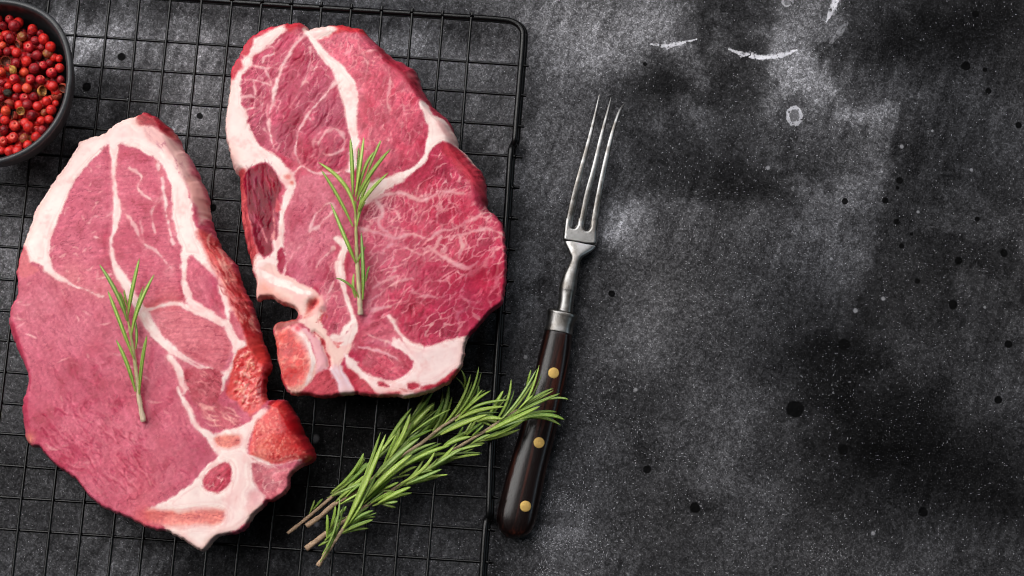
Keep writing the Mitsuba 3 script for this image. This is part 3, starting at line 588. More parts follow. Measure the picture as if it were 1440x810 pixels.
def steak_right():
    o = [(438, 38), (453, 34.7), (470, 33.5), (485, 34), (505, 37), (517, 44), (534, 60), (554, 77), (574, 86), (585, 96), (591, 115), (597, 127), (613.5, 149), (630.6, 166), (639, 180), (646, 201), (662, 220), (676, 234.4), (681.5, 247),
         (685, 264), (686, 286), (697.5, 301), (709, 323), (712, 350), (713, 372), (711, 400), (707, 428), (692.6, 439), (673, 460), (659, 477), (654, 491), (652, 508), (644.4, 524), (631, 540), (608.6, 551.5), (591, 556.4), (569, 561), (557, 559),
         (529.6, 559.6), (503, 556), (471, 559), (448.5, 559), (429, 555), (414, 557), (404, 549), (395.4, 528), (389, 498.4), (388, 481), (384, 467.5), (385, 457), (397, 451), (416, 448), (419, 441.6), (411.5, 435.4), (397, 429), (384, 421),
         (367, 423), (362, 426), (359.6, 415), (361, 397), (356, 385), (351, 368), (342, 328), (337, 301), (336.7, 264), (334.7, 248), (328.5, 237), (323.6, 217), (319, 195), (316, 178), (319.8, 155.7), (323.5, 126), (327, 99), (339.5, 74),
         (347, 59.4), (369, 44.6), (394, 33.5), (408.6, 29.3), (420, 29), (431, 34), (433, 41)]
    S = Steak(o, ZP, (188, 58, 88), 202)
    S.slope([(534, 60), (585, 100), (640, 185), (684, 262), (687, 286)], 9, 3); S.slope([(337, 250), (338, 300), (350, 365)], 6, 2); S.slope([(400, 30), (440, 36), (510, 38)], 6, 2);
    S.grain((slice(None), slice(None)), np.ones(S.X.shape), 62, .9, 4.5, .25, .12)
    # ---- lower right marbled muscle
    LR = [(515, 290), (560, 282), (600, 260), (620, 210), (660, 240), (684, 290), (708, 330), (712, 380), (705, 428), (660, 470), (600, 480), (560, 470), (520, 440), (500, 400), (505, 340)]
    S.marble(LR, 4.2, 2.2, 38, .58, .8, (242, 190, 192), 21, 9)
    S.marble([(525, 280), (600, 265), (640, 225), (690, 300), (700, 340), (640, 335), (560, 330), (515, 320)], 2.4, 2.4, 82, .5, .85, (240, 180, 185), 22, 5)
    S.flecks(LR, 150, 6, .28, 50, 22, (243, 182, 186), .8, 23, .15)
    S.flecks(LR, 90, 4, .26, 62, 18, (140, 18, 50), .55, 24, -.35)
    for p, w in (([(507, 289), (532, 281), (564, 274), (580, 281), (594, 284), (613.6, 276.4), (618, 271.5), (648, 274), (660.5, 277)], [5, 3, 4, 5, 6, 4, 3, 4, 2]),
                 ([(505, 326), (520, 328), (537, 331), (554, 338), (574, 333), (591, 336), (604, 340.6), (613, 332), (621, 326), (638, 324.6), (655, 315), (668, 308.5), (688, 298)], [5, 4, 4, 6, 3, 4, 3, 4, 3, 3, 3, 4, 2]),
                 ([(604, 352), (618.5, 363), (632, 370), (645.7, 375), (660, 380), (672, 372)], [2, 5, 5, 6, 6, 2]), ([(633, 340.6), (645, 334), (658, 331), (682.7, 325), (708, 332)], [2, 3, 2.6, 3, 1]),
                 ([(528, 282), (540, 303), (535, 318), (554, 337)], [3, 8, 3, 4]), ([(525, 408), (540, 398), (560, 390)], [2, 6, 1]), ([(500, 445), (520, 440), (560, 430), (600, 418), (620, 425)], [2, 3, 2, 3, 1]),
                 ([(500, 430), (530, 420), (556, 400), (580, 395)], [2, 2, 3, 1]), ([(648, 420), (660, 430), (645, 445), (648, 462)], [1, 3, 2, 3]), ([(672, 425), (664, 440), (674, 452)], [1, 2, 2]), ([(545, 350), (560, 346), (590, 360), (606, 356)], [2, 3, 2, 3]),
                 ([(648, 337), (652, 350), (645, 365)], [3, 5, 3]), ([(620, 335), (613, 352), (604, 366)], [1, 3, 2])):
        S.seam(p, w, (244, 196, 196), name=None, alpha=.85)
    S.tint(690, 390, 36, (178, 28, 64), .5); S.tint(655, 440, 34, (154, 24, 60), .6); S.tint(600, 400, 40, (182, 44, 78), .35); S.tint(650, 300, 30, (190, 46, 74), .4); S.tint(540, 350, 40, (204, 110, 134), .55); S.tint(590, 300, 24, (206, 84, 108), .3); S.tint(680, 400, 14, (200, 40, 70), .3); S.tint(520, 420, 26, (196, 96, 124), .5)
    # ---- upper right muscle
    UR = [(441, 60), (475, 50), (515, 52), (545, 85), (580, 118), (600, 148), (603, 180), (600, 205), (590, 222), (570, 238), (545, 252), (515, 262), (503, 240), (500, 200), (505, 160), (498, 130), (478, 98), (455, 76)]
    S.poly(UR, (206, 86, 112), 'muscle', rise=.8, grain=(70, .8, 3, .25, .15))
    S.marble(UR, 3.0, 1.8, 75, .4, .5, (240, 178, 184), 25, 8)
    S.flecks(UR, 90, 2.2, .22, 80, 40, (238, 172, 180), .7, 26); S.flecks([(450, 60), (520, 60), (560, 110), (520, 110)], 20, 5, .28, -45, 20, (150, 40, 70), .6, 27, -.4)
    for p, w in (([(510, 82), (520, 96), (512, 118)], [1, 2, 1]), ([(548, 100), (549, 130), (546, 150), (552, 160)], [2, 2.4, 2, 2]), ([(510, 80), (530, 75), (536, 86)], [2, 2, 1])): S.seam(p, w, (242, 186, 188), name=None, alpha=.7)
    S.tint(596, 205, 10, (200, 50, 84), .5)
    S.poly([(532, 62), (556, 80), (578, 90), (588, 102), (592, 122), (612, 150), (634, 178), (640, 198), (622, 176), (604, 150), (588, 138), (572, 120), (552, 102), (536, 84)], (168, 44, 66), 'bark', 'muscle', soft=2.0, grain=(-48, 1.1, 7, .5, .3), note='dark rounded side of the right steak')
    S.tint(578, 110, 6, (220, 140, 146), .5)
    S.poly([(438, 40), (453, 35), (485, 34), (507, 38), (518, 46), (514, 52), (495, 48), (474, 50), (462, 56), (446, 60), (438, 56)], (206, 52, 64), 'flap', 'muscle', soft=1.0, rise=.8, note='thin red flap along the upper edge', grain=(-5, 1, 6, .3, .2))
    S.poly([(433, 44), (446, 38), (462, 37), (472, 42), (474, 47), (460, 56), (446, 60), (436, 58)], FATC, 'fat', 'fat', soft=1.0)
    # ---- fat between the upper and lower right muscles and down the right flank
    S.poly([(589, 148), (602, 149), (606, 160), (628, 172), (640, 184), (648, 204), (664, 220), (677, 236), (664, 231), (641, 206), (619, 203), (606, 214), (600, 228), (586, 244), (562, 262), (540, 276), (522, 284), (508, 294), (500, 290), (508, 268),
            (530, 256), (556, 250), (578, 240), (594, 226), (600, 205), (602, 180)], FATC, 'fat', 'fat')
    S.poly([(612, 172), (628, 180), (640, 198), (630, 196)], (244, 190, 186), None, 'fat', soft=1.5)
    S.poly([(619, 206), (642, 208), (664, 230), (678, 240), (684, 270), (686, 290), (672, 274), (652, 250), (632, 226)], (190, 56, 76), 'bark', 'muscle', soft=1.6, grain=(-50, 1.1, 7, .45, .3))
    S.tint(684, 280, 9, (130, 22, 46), .7); S.tint(522, 274, 12, (240, 186, 180), .5)
    # ---- upper left muscle
    UL = [(436, 60), (455, 84), (474, 104), (484, 125), (490, 150), (492, 180), (494, 205), (488, 236), (458, 243), (426, 234), (400, 222), (384, 215), (367, 207), (354, 183), (348, 160), (341, 148), (341, 116), (357, 96), (360, 88), (384, 68), (404, 48), (430, 46)]
    S.poly(UL, (180, 62, 93), 'muscle', rise=.6, grain=(55, .8, 6, .35, .22))
    S.flecks(UL, 110, 7, .25, 58, 12, (148, 30, 60), .6, 28, -.45); S.flecks(UL, 50, 3, .25, 60, 30, (236, 170, 178), .6, 29)
    S.marble(UL, 4.5, 1.8, 62, .35, .6, (240, 186, 190), 30, 7)
    S.tint(470, 150, 24, (182, 84, 112), .5); S.tint(430, 225, 24, (196, 70, 92), .4); S.tint(368, 200, 10, (160, 28, 62), .6); S.tint(400, 120, 30, (184, 66, 96), .4); S.tint(415, 46, 9, (204, 84, 98), .6)
    # left fat rim
    S.poly([(404, 34), (407, 44), (391, 59), (381, 67), (372, 74), (362, 82), (357, 89), (357, 97), (347, 104), (341, 116), (341, 131), (341, 148), (348, 160.6), (354, 183), (366, 208), (384, 218), (391.5, 222), (402, 232), (412, 246), (416, 258), (408, 272), (400, 262), (391, 247),
            (384, 238), (374, 232), (359, 236), (352, 240), (344, 248), (334, 246), (326, 232), (318, 196), (315, 178), (319, 150), (326, 110), (336, 92), (345, 86), (340, 76), (355, 70), (359, 58), (380, 46)], FATC, 'fat', 'fat')
    for p in ([(394, 33), (410, 29), (420, 29), (412, 36), (400, 38), (384, 46), (366, 54), (350, 62), (352, 56), (370, 45)], [(340, 74), (350, 60), (358, 62), (354, 78), (350, 84), (342, 82)], [(327, 97), (332, 90), (340, 88), (344, 98), (336, 106), (330, 116), (326, 112)]):
        S.poly(p, (200, 56, 76), 'muscle', soft=.9)
    S.poly([(404, 28), (420, 27), (433, 33), (431, 40), (418, 42), (410, 50), (404, 42)], (196, 52, 68), 'flap', 'muscle', soft=.9, rise=.6)
    S.tint(326, 120, 5, (232, 150, 150), .8); S.tint(330, 220, 10, (244, 190, 180), .6); S.tint(372, 216, 6, (240, 190, 184), .4)
    for p, w, a in (([(347, 116), (364, 117), (381.5, 123.6)], 2.2, .85), ([(340.7, 140), (355, 139), (365, 142), (369, 151)], 2.2, .9), ([(348, 160), (358, 156), (367, 158)], 2.2, .85), ([(359, 118), (362, 136), (372, 150)], [2, 1.4, 1], .7),
                    ([(357, 96), (374, 101), (386, 99), (396, 101), (410, 96)], [3, 2, 2, 1.5, .8], .8), ([(362, 80), (374, 72), (386, 70), (388, 80), (376, 84), (372, 92)], [2, 3, 3, 3, 4, 2], .9), ([(374, 100), (382, 116), (384, 124)], 1.5, .7),
                    ([(431, 52), (424, 60), (416, 69), (406, 84), (399, 96), (391, 123.6), (384, 150.7), (379, 173), (382, 200), (388, 214)], [5, 6, 6, 4.5, 4.5, 4, 4, 3, 2.5, 2], 1), ([(384, 150), (398, 158), (410, 154)], 1.2, .6),
                    ([(478, 117), (468, 127), (458, 138), (445, 151), (433, 165.5), (424, 184), (418.5, 200), (417, 215), (426, 237)], [6, 3.5, 3.5, 3, 3, 2.4, 2.6, 2.4, 3], .95), ([(437, 72), (438, 90), (433, 106), (426, 125), (412, 150)], [2, 1.6, 1.4, 1, .8], .7),
                    ([(452, 90), (441, 108), (430, 118)], [2, 1, 1], .6), ([(433, 165), (440, 176), (444, 180)], 1.5, .7), ([(372, 186), (384, 196)], 1.4, .6),
                    ([(409, 249), (418, 244), (426, 237), (438, 244), (458, 248), (488, 242), (505, 234)], [5, 4, 3, 3, 3, 3.5, 7], 1)):
        S.seam(p, w, (247, 206, 204), alpha=a, name='fat' if a > .94 else None)
    for p, a in (([(460, 188), (453, 200), (450, 210), (457, 219), (468, 221), (480, 217), (485, 206), (483, 193), (473, 184), (460, 188)], .75), ([(452, 188), (445, 200), (444, 213), (450, 221)], .4)):
        S.seam(p, [2.6] * len(p), (246, 205, 204), alpha=a, name=None)
    S.seam([(431, 42), (441, 61), (453, 77), (470, 95), (483, 112), (491, 130), (495, 152), (496, 175), (500, 202), (497, 222), (495, 240), (488, 246)], [9, 8, 12, 14, 20, 25, 22, 16, 12, 11, 10, 5], FATC)
    # ---- middle muscle
    MM = [(416, 262), (436, 250), (462, 250), (490, 247), (505, 262), (508, 292), (505, 330), (498, 350), (487, 352), (478, 338), (470, 360), (466, 388), (452, 402), (434, 406), (416, 398), (404, 376), (400, 350), (402, 318), (405, 290)]
    S.poly(MM, (200, 94, 120), 'muscle', rise=.5, grain=(64, .8, 4, .25, .18))
    S.flecks(MM, 70, 3, .22, 64, 18, (160, 48, 80), .45, 33, -.25)
    S.seam([(438, 328), (441, 315), (443, 306), (450, 298), (458, 291), (468, 289), (470, 297), (464, 306), (456, 312), (449, 322), (438, 330)], [3, 3, 2.6, 2.4, 2.4, 3, 2.4, 3, 2, 3, 3], (246, 204, 204), alpha=.85, name=None)
    S.seam([(404, 372), (420, 352), (440, 338)], [2.4, 1.6, .8], alpha=.6, name=None); S.seam([(446, 378), (458, 364), (470, 352)], [1, 2, 3], alpha=.6, name=None); S.seam([(404, 355), (412, 345)], 2, alpha=.6, name=None)
    S.tint(412, 382, 14, (178, 48, 84), .55); S.tint(430, 270, 20, (214, 118, 136), .4)
    MB = [(470, 360), (484, 388), (488, 410), (500, 440), (508, 470), (500, 500), (486, 482), (462, 470), (456, 450), (458, 428), (450, 408), (440, 402), (455, 396)]
    S.poly(MB, (196, 84, 110), 'muscle', grain=(66, 1, 5, .3, .2)); S.marble(MB, 4, 1.8, 64, .5, .7, (244, 196, 196), 34, 5)
    MR = [(500, 350), (512, 340), (520, 400), (522, 440), (545, 470), (552, 488), (527, 488), (512, 482), (505, 450), (496, 420), (492, 380)]
    S.poly(MR, (194, 86, 114), 'muscle', soft=1.6, grain=(50, 1, 5, .3, .2)); S.marble(MR, 4, 1.8, 50, .45, .6, (240, 186, 190), 35, 5)
    S.poly([(496, 490), (510, 484), (544, 480), (560, 488), (578, 489), (590, 486), (552, 466), (530, 450), (512, 464), (500, 476)], (196, 84, 108), 'muscle', soft=1.4, grain=(20, 1, 6, .3, .2))
    # ---- dark muscle on the left edge
    D1 = [(352, 240.6), (359, 237), (374, 233), (384, 239), (391.5, 249), (396.4, 261.6), (395, 279), (391.5, 293.7), (394, 308.5), (391.5, 338), (385, 337), (383, 348), (384, 358), (374, 365), (364, 355), (357, 326), (351, 298.6), (347, 271.5), (346, 252)]
    S.poly([(334, 244), (346, 240), (352, 262), (358, 310), (366, 352), (362, 372), (352, 370), (342, 330), (336, 300), (335, 264)], (196, 78, 86), 'bark', 'muscle', soft=1.0, grain=(-80, 1.2, 9, .4, .3))
    S.poly([(388, 296), (398, 292), (402, 330), (398, 360), (404, 382), (392, 400), (370, 385), (356, 372), (366, 358), (374, 366), (385, 356), (384, 338), (390, 338)], FATC, 'fat', 'fat', soft=.8)
    S.poly(D1, (130, 8, 38), 'muscle', rise=-.4, grain=(-78, 1.3, 9, .3, .4), note='dark red muscle on the left edge of the right steak')
    S.tint(362, 256, 9, (140, 44, 76), .6); S.tint(384, 262, 12, (158, 6, 36), .8); S.tint(362, 330, 10, (122, 14, 44), .6); S.tint(352, 300, 6, (170, 30, 50), .5)
    S.flecks(D1, 18, 9, .35, -76, 10, (190, 90, 115), .5, 36, .2); S.flecks(D1, 30, 9, .4, -76, 10, (104, 6, 34), .7, 37, -.5)
    S.seam([(386, 300), (388, 320), (385, 338)], [3, 3, 3], (232, 130, 130), name=None); S.seam([(362, 312), (372, 330), (378, 345)], [1, 2, 2], (232, 150, 150), name=None, alpha=.7)
    S.seam([(404, 250), (412, 262), (404, 284), (399, 305), (397, 330), (398, 348), (402, 366)], [12, 10, 9, 7, 5, 6, 4], FATC)
    S.poly([(394, 353), (399, 352), (402, 372), (400, 388), (396, 390), (391, 378), (391, 362)], (172, 44, 76), 'muscle', soft=.6)
    S.poly([(390, 282), (394, 285), (396, 297), (390, 300)], (200, 74, 90), 'muscle', soft=.6)
    S.tint(407, 251, 4, (206, 50, 40), .9); S.tint(411, 260, 3, (206, 60, 50), .8)
    # ---- the tail of fat, hollow knob and bone at the lower left
    S.poly([(351, 368), (362, 382), (380, 372), (396, 386), (412, 394), (428, 402), (446, 412), (456, 424), (457, 438), (452, 452), (460, 468), (470, 480), (488, 478), (498, 488), (488, 504), (478, 518), (466, 520), (452, 488), (437, 466), (420, 454), (428, 449), (416, 437),
            (404, 429), (384, 419), (367, 424), (359, 412), (362, 396)], (248, 208, 196), 'fat', 'fat')
    S.poly([(359, 410), (368, 400), (384, 410), (404, 424), (420, 436), (424, 448), (412, 437), (396, 429), (384, 421), (367, 424)], (240, 160, 142), None, 'fat', soft=2)
    S.seam([(360, 380), (375, 392), (400, 402), (425, 412), (440, 416)], [8, 10, 12, 8, 4], (254, 236, 228))
    S.poly([(436, 430), (441, 424), (450, 420), (454, 428), (448, 436), (438, 444), (430, 448)], (214, 96, 92), None, soft=1.2)
    S.poly([(438, 434), (443, 426), (449, 423), (446, 431), (440, 438)], (150, 34, 44), None, soft=.9); S.lump(442, 431, 6, -2.2); S.lump(452, 432, 7, 1.2); S.lump(436, 420, 9, 1.0)
    S.seam([(430, 446), (442, 440), (456, 430), (455, 418)], [1.5, 3, 4, 3], (240, 170, 160), name=None)
    S.flecks([(445, 440), (460, 438), (462, 458), (446, 456)], 14, 1.6, .35, 30, 60, (206, 70, 70), .8, 38, -.3)
    S.poly([(384, 456), (397, 451), (417, 446), (419, 459), (404, 462), (388, 468)], (176, 92, 90), 'flap', 'bone', soft=.6)
    S.lump(402, 456, 12, -2)
    cart = [(415, 460), (426, 461), (438, 467), (453.5, 486), (463, 508), (464, 518), (448.5, 528), (443, 532), (446, 508), (441, 488.5), (432, 473)]
    S.poly(cart, (236, 172, 180), 'cartilage', 'fat', soft=.7, rise=.6, note='smooth pale pink cartilage beside the bone')
    bone = [(387, 469), (400, 464), (416, 461), (432, 472), (441, 488.5), (446, 508), (446, 526), (438, 542), (421, 555), (406.5, 552), (396.7, 528), (390.5, 498), (388, 482)]
    S.poly(bone, (244, 190, 182), 'bone', 'bone', soft=.6, rise=.7, note='cut bone of the right steak with red marrow')
    mar = [(389, 470), (402, 467), (412, 467), (420, 480), (430, 494), (437, 512), (437, 526), (428, 540), (414, 547), (405, 544), (398, 526), (392, 498)]
    S.poly(mar, (222, 82, 80), 'marrow', 'bone', soft=1.6, rise=-.5, grain=(60, 1.4, 4, .5, .4), note='red marrow inside the cut bone')
    S.marble(mar, 3.2, 1.3, 50, .8, .75, (246, 168, 150), 39, 3); S.tint(410, 528, 10, (200, 36, 40), .8); S.tint(424, 522, 8, (206, 50, 48), .6); S.tint(400, 478, 9, (226, 80, 70), .6); S.tint(405, 498, 7, (180, 70, 84), .5); S.tint(398, 540, 5, (226, 60, 60), .7)
    S.seam([(416, 464), (428, 474), (437, 490), (442, 508), (441, 526), (432, 543)], [7, 7, 6, 6, 6, 4], (252, 228, 222), name=None)
    S.seam([(444, 469), (454, 480), (462, 502), (465, 516)], [2, 2.4, 2, 4], (176, 26, 40), name=None, kind='muscle', sink=.9); S.tint(419, 463, 5, (216, 40, 62), .8)
    S.poly([(422, 555), (434, 544), (446, 531), (465, 522), (473, 538), (479, 556), (448.5, 560), (430, 557)], (196, 76, 92), 'muscle', grain=(40, 1, 5, .35, .25))
    S.poly([(466, 519), (484, 518), (494, 536), (501, 556), (480, 557), (473, 538)], (236, 206, 214), 'tendon', 'fat', soft=.9, note='pale tendon at the lower edge')
    S.seam([(478, 380), (482, 360), (486, 350), (480, 342), (474, 338)], [8, 11, 10, 10, 5], FATC); S.seam([(478, 375), (480, 388), (486, 408), (493, 434), (500, 452), (496, 474), (484, 482), (470, 476)], [12, 12, 6, 6, 9, 13, 16, 8], FATC)
    S.seam([(500, 452), (488, 466), (478, 478)], [6, 8, 6], FATC); S.flecks([(468, 484), (480, 480), (484, 494), (474, 496)], 10, 2, .5, 0, 60, (226, 110, 110), .7, 40)
    S.seam([(470, 400), (462, 420), (458, 440)], [1, 2, 3], (244, 200, 198), name=None, alpha=.7)
    # lower edge: fat with muscle islands
    S.poly([(484, 500), (496, 506), (510, 514), (525, 527), (540, 534), (556, 536), (572, 529), (580, 518), (579, 507), (566, 496), (552, 488), (556, 478), (574, 488), (599, 491), (618.5, 485), (638, 480), (660, 476), (654, 493.5), (653, 508), (645, 523), (632, 540), (609, 551), (591, 556), (569, 561),
            (545, 559), (520, 552), (508, 540), (490, 520)], (251, 222, 218), 'fat', 'fat')
    M1 = [(503.7, 515.7), (509, 508), (515, 501), (527, 489.5), (544, 489.5), (564, 498), (578, 509), (580, 518), (572, 528), (556, 534), (544, 533), (538, 527), (534, 531), (520, 528)]
    S.poly(M1, (192, 70, 94), 'muscle', rise=.5, grain=(-35, .9, 6, .3, .2)); S.marble(M1, 5, 2, -50, .5, .8, (238, 160, 168), 41, 4)
    S.seam([(505, 492), (527, 494), (550, 500), (566, 512)], [1.5, 2.5, 2, 1], (242, 196, 206), name=None, alpha=.8)
    S.seam([(549, 449), (555, 457), (562, 470), (574, 484), (590, 492)], [8, 7, 6, 8, 10], FATC); S.seam([(515, 470), (530, 478), (548, 484)], [3, 2, 2], name=None, alpha=.6)
    for p in ([(592, 548), (606, 542), (620, 536), (636, 524), (646, 521), (641, 532), (626, 543), (600, 550)], [(574, 542), (582, 540), (590, 544), (586, 550), (575, 549)], [(531, 538), (540, 538), (550, 545), (542, 547), (534, 544)],
              [(502, 535), (512, 534), (524, 546), (530, 557), (503, 556)], [(484, 518), (498, 524), (512, 537), (502, 543), (492, 536)]):
        S.poly(p, (190, 58, 78), 'muscle', soft=.6, grain=(30, 1, 5, .3, .2))
    S.poly([(505, 553), (530, 556), (560, 552), (566, 556), (548, 561), (510, 560)], (206, 96, 106), None, soft=1.0); S.seam([(562, 549), (580, 553), (606, 549)], [2, 2.4, 1.5], (176, 60, 70), name=None, kind='muscle', alpha=.7)
    S.lump(560, 150, 60, 1.2); S.lump(640, 380, 60, .8); S.lump(500, 130, 12, -.5); S.lump(600, 200, 10, -.6); S.lump(415, 510, 26, 1.0)
    S.build('pork_steak_001', Z0, THICK)
    return S

SA = steak_left()
tag('pork_steak', 'raw pork steak with large pale pink muscle, lower left one, partly red bone at right', 'steak')
SB = steak_right()
tag('pork_steak_001', 'raw marbled pork steak nearer the fork, with dark red muscle on left edge', 'steak')

# ------------------------------------------------------------------ rosemary
for i, (r, tr) in enumerate(((.42, .3), (.5, .3))):
    scene[f'leaf_skin_{i}'] = {'type': 'principled', 'base_color': {'type': 'mesh_attribute', 'name': 'vertex_color'}, 'roughness': r, 'specular': .45, 'sheen': .2}
scene['twig'] = {'type': 'principled', 'base_color': {'type': 'mesh_attribute', 'name': 'vertex_color'}, 'roughness': .7, 'specular': .3}
LRNG = np.random.default_rng(5)
GREENS = [((112, 144, 48), (186, 202, 110)), ((124, 158, 50), (200, 214, 124)), ((86, 120, 40), (158, 182, 88)), ((140, 168, 62), (208, 220, 140)), ((100, 130, 52), (176, 194, 112))]
def leaf(key, b, m, t, w, zb, zm, zt, tone=None, tint=1.0):
    """One needle leaf: traced base, middle and tip, its width in px, heights in metres."""
    P0, P1, P2_ = at(*b, zb), at(*m, zm), at(*t, zt)
    c = 2 * P1 - (P0 + P2_) / 2
    s = np.linspace(0, 1, 18)[:, None]
    path = (1 - s) ** 2 * P0 + 2 * s * (1 - s) * c + s ** 2 * P2_
    s = s[:, 0]
    prof = np.interp(s, [0, .08, .3, .6, .82, .94, 1], [.42, .55, .95, 1, .82, .5, .1])
    hw = w / 2 / 2900 * .74
    up = np.array([LRNG.normal(0, .22), LRNG.normal(0, .22), 1.0])
    mesh, ss, gg = sweep(path, prof * hw, prof * hw * .62, 16, up=up, power=2.0, groove=.3)
    g0, g1 = GREENS[int(LRNG.integers(len(GREENS)))] if tone is None else GREENS[tone]
    base, hi = lin(g0), lin(g1)
    k = np.clip(gg * .75 + .12 * LRNG.normal(0, 1, len(ss)), 0, 1)[:, None]
    col = base * (1 - k) + hi * k
    col = col * (1 - .35 * (ss > .96)[:, None])
    yb = (np.clip(1 - ss * 4, 0, 1) * .5)[:, None]
    col = col * (1 - yb) + lin((170, 184, 96)) * yb
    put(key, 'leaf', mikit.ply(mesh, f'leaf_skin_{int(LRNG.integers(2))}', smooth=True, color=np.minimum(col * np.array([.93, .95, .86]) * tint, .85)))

def stem(key, pts, z, r0, r1, c0, c1):
    pts3 = catmull(np.array([at(x, y, zz) for (x, y), zz in zip(pts, z)]), 8)
    n = len(pts3); s = np.linspace(0, 1, n)
    r = .86 * (r0 + (r1 - r0) * s) / 2900
    r = r * (1 + .10 * np.sin(s * 47) + .14 * np.exp(-((s * 7 % 1) - .5) ** 2 / .01))
    mesh, ss, _ = sweep(pts3, r, r, 12)
    nz = meshkit.fbm(mesh.vertices * 900, 3, 4)
    mesh.vertices += (mesh.vertex_normals * (nz - .5)[:, None] * .0004)
    col = lin(c0) * (1 - ss[:, None]) + lin(c1) * ss[:, None]
    col = col * (.6 + .8 * nz)[:, None]
    put(key, 'stem', mikit.ply(mesh, 'twig', smooth=True, color=np.clip(col, 0, .8)))

def conv(x0, y0, s): return lambda p: (x0 + p[0] / s, y0 + p[1] / s)
BROWN, PINK, CUT = (150, 124, 104), (196, 172, 150), (178, 148, 122)

# sprig on the right steak
k = 'rosemary_sprig'
tag(k, 'small rosemary sprig lying on the right steak', 'rosemary sprig')
zt = (Z0 + THICK) / 1000 + .0022
stem(k, [(499.5, 283), (500.2, 305), (501, 335), (502, 360), (504, 395), (506, 425), (507, 443)], [zt + .001] * 6 + [zt], 1.7, 4.2, (150, 160, 80), PINK)
ca, cb = conv(440, 180, 5.785), conv(440, 310, 5.785)
for q, w, dz in (([(355, 420), (370, 250), (372, 160)], 4.5, .001), ([(430, 400), (500, 220), (555, 100)], 5, .001), ([(375, 660), (410, 530), (470, 410)], 5.5, .0015), ([(325, 540), (318, 300), (305, 85)], 7.2, .003), ([(365, 540), (420, 330), (505, 190)], 6.2, .004),
                 ([(345, 560), (385, 300), (415, 75)], 6.2, .005), ([(360, 590), (450, 400), (630, 172)], 7.4, .006), ([(370, 700), (430, 560), (615, 362)], 6.8, .004), ([(345, 690), (255, 460), (45, 280)], 7.2, .004), ([(325, 800), (205, 560), (70, 345)], 6.2, .003)):
    leaf(k, *[ca(p) for p in q], w, zt + .001 + dz * .4, zt + .0015 + dz * 1.2, zt + .002 + dz * 1.3)
for q, w, dz in (([(430, 500), (442, 430), (460, 370)], 4.2, .0), ([(360, 350), (385, 290), (430, 212)], 4.2, .001), ([(350, 630), (328, 540), (335, 430)], 5.2, .001), ([(378, 640), (300, 525), (185, 468)], 4.2, .002), ([(405, 645), (408, 400), (393, 100)], 6.8, .003)):
    leaf(k, *[cb(p) for p in q], w, zt + .001 + dz * .4, zt + .0015 + dz * 1.2, zt + .0015 + dz)
leaf(k, (500.5, 370), (486, 336), (465, 285.4), 7, zt + .002, zt + .005, zt + .004)
leaf(k, (502, 318), (506.5, 296), (514, 284), 5, zt + .002, zt + .003, zt + .002)

# sprig on the left steak
k = 'rosemary_sprig_001'
tag(k, 'small rosemary sprig lying on the left steak', 'rosemary sprig')
cs = conv(120, 350, 3.115)
stem(k, [cs(p) for p in ((183, 290), (200, 380), (215, 480), (227, 570), (235, 650), (255, 757))], [zt + .001] * 5 + [zt], 1.7, 4.0, (160, 165, 90), PINK)
for q, w, dz in (([(185, 250), (175, 215), (170, 180)], 4, .001), ([(180, 270), (164, 225), (150, 188)], 4.4, .001), ([(220, 440), (225, 380), (218, 310)], 5, .001), ([(205, 340), (225, 260), (255, 162)], 5, .002), ([(182, 315), (140, 200), (62, 68)], 7.4, .004), ([(212, 480), (155, 330), (98, 182)], 6.8, .004),
                 ([(187, 290), (205, 180), (237, 42)], 7.2, .004), ([(203, 375), (235, 250), (302, 112)], 7.2, .005), ([(219, 625), (185, 510), (135, 398)], 6.8, .003), ([(236, 635), (248, 500), (270, 380)], 6.8, .003)):
    leaf(k, *[cs(p) for p in q], w, zt + .001 + dz * .4, zt + .0015 + dz * 1.2, zt + .002 + dz * 1.2, tone=[0, 2, 4, 1][int(w * 10) % 4])

# the bundle on the rack
ZB = ZW + .0035
c3, c4, c5 = conv(400, 600, 4.05), conv(490, 510, 4.05), conv(620, 500, 4.5)
def sprig(key, label, path, zs, r, leaves, z):
    tag(key, label, 'rosemary sprig')
    stem(key, path, zs, r[0], r[1], CUT, (168, 150, 120))
    for i, (cv, q, w, dz) in enumerate(leaves):
        leaf(key, *[cv(p) for p in q], w, z + dz * .5, z + .0012 + dz, z + .0014 + dz * 1.1)
        for _ in range(1 + (w > 6) if w > 4.4 else 0):                   # needles half hidden below the upper ones
            b, m_, t = [np.array(cv(p)) for p in q]
            n_ = (t - b)[::-1] * [1, -1] / np.linalg.norm(t - b); sg = LRNG.choice([-1, 1])
            sh = np.array([LRNG.uniform(-14, 0), 0]) @ np.array([(t - b) / np.linalg.norm(t - b), n_])
            leaf(key, b + sh, m_ + sh + n_ * sg * 3.5, t + sh + n_ * sg * LRNG.uniform(5, 11), w * .8, z - .0004, z + dz * .3, z + dz * .4 - .0003, tint=.72)
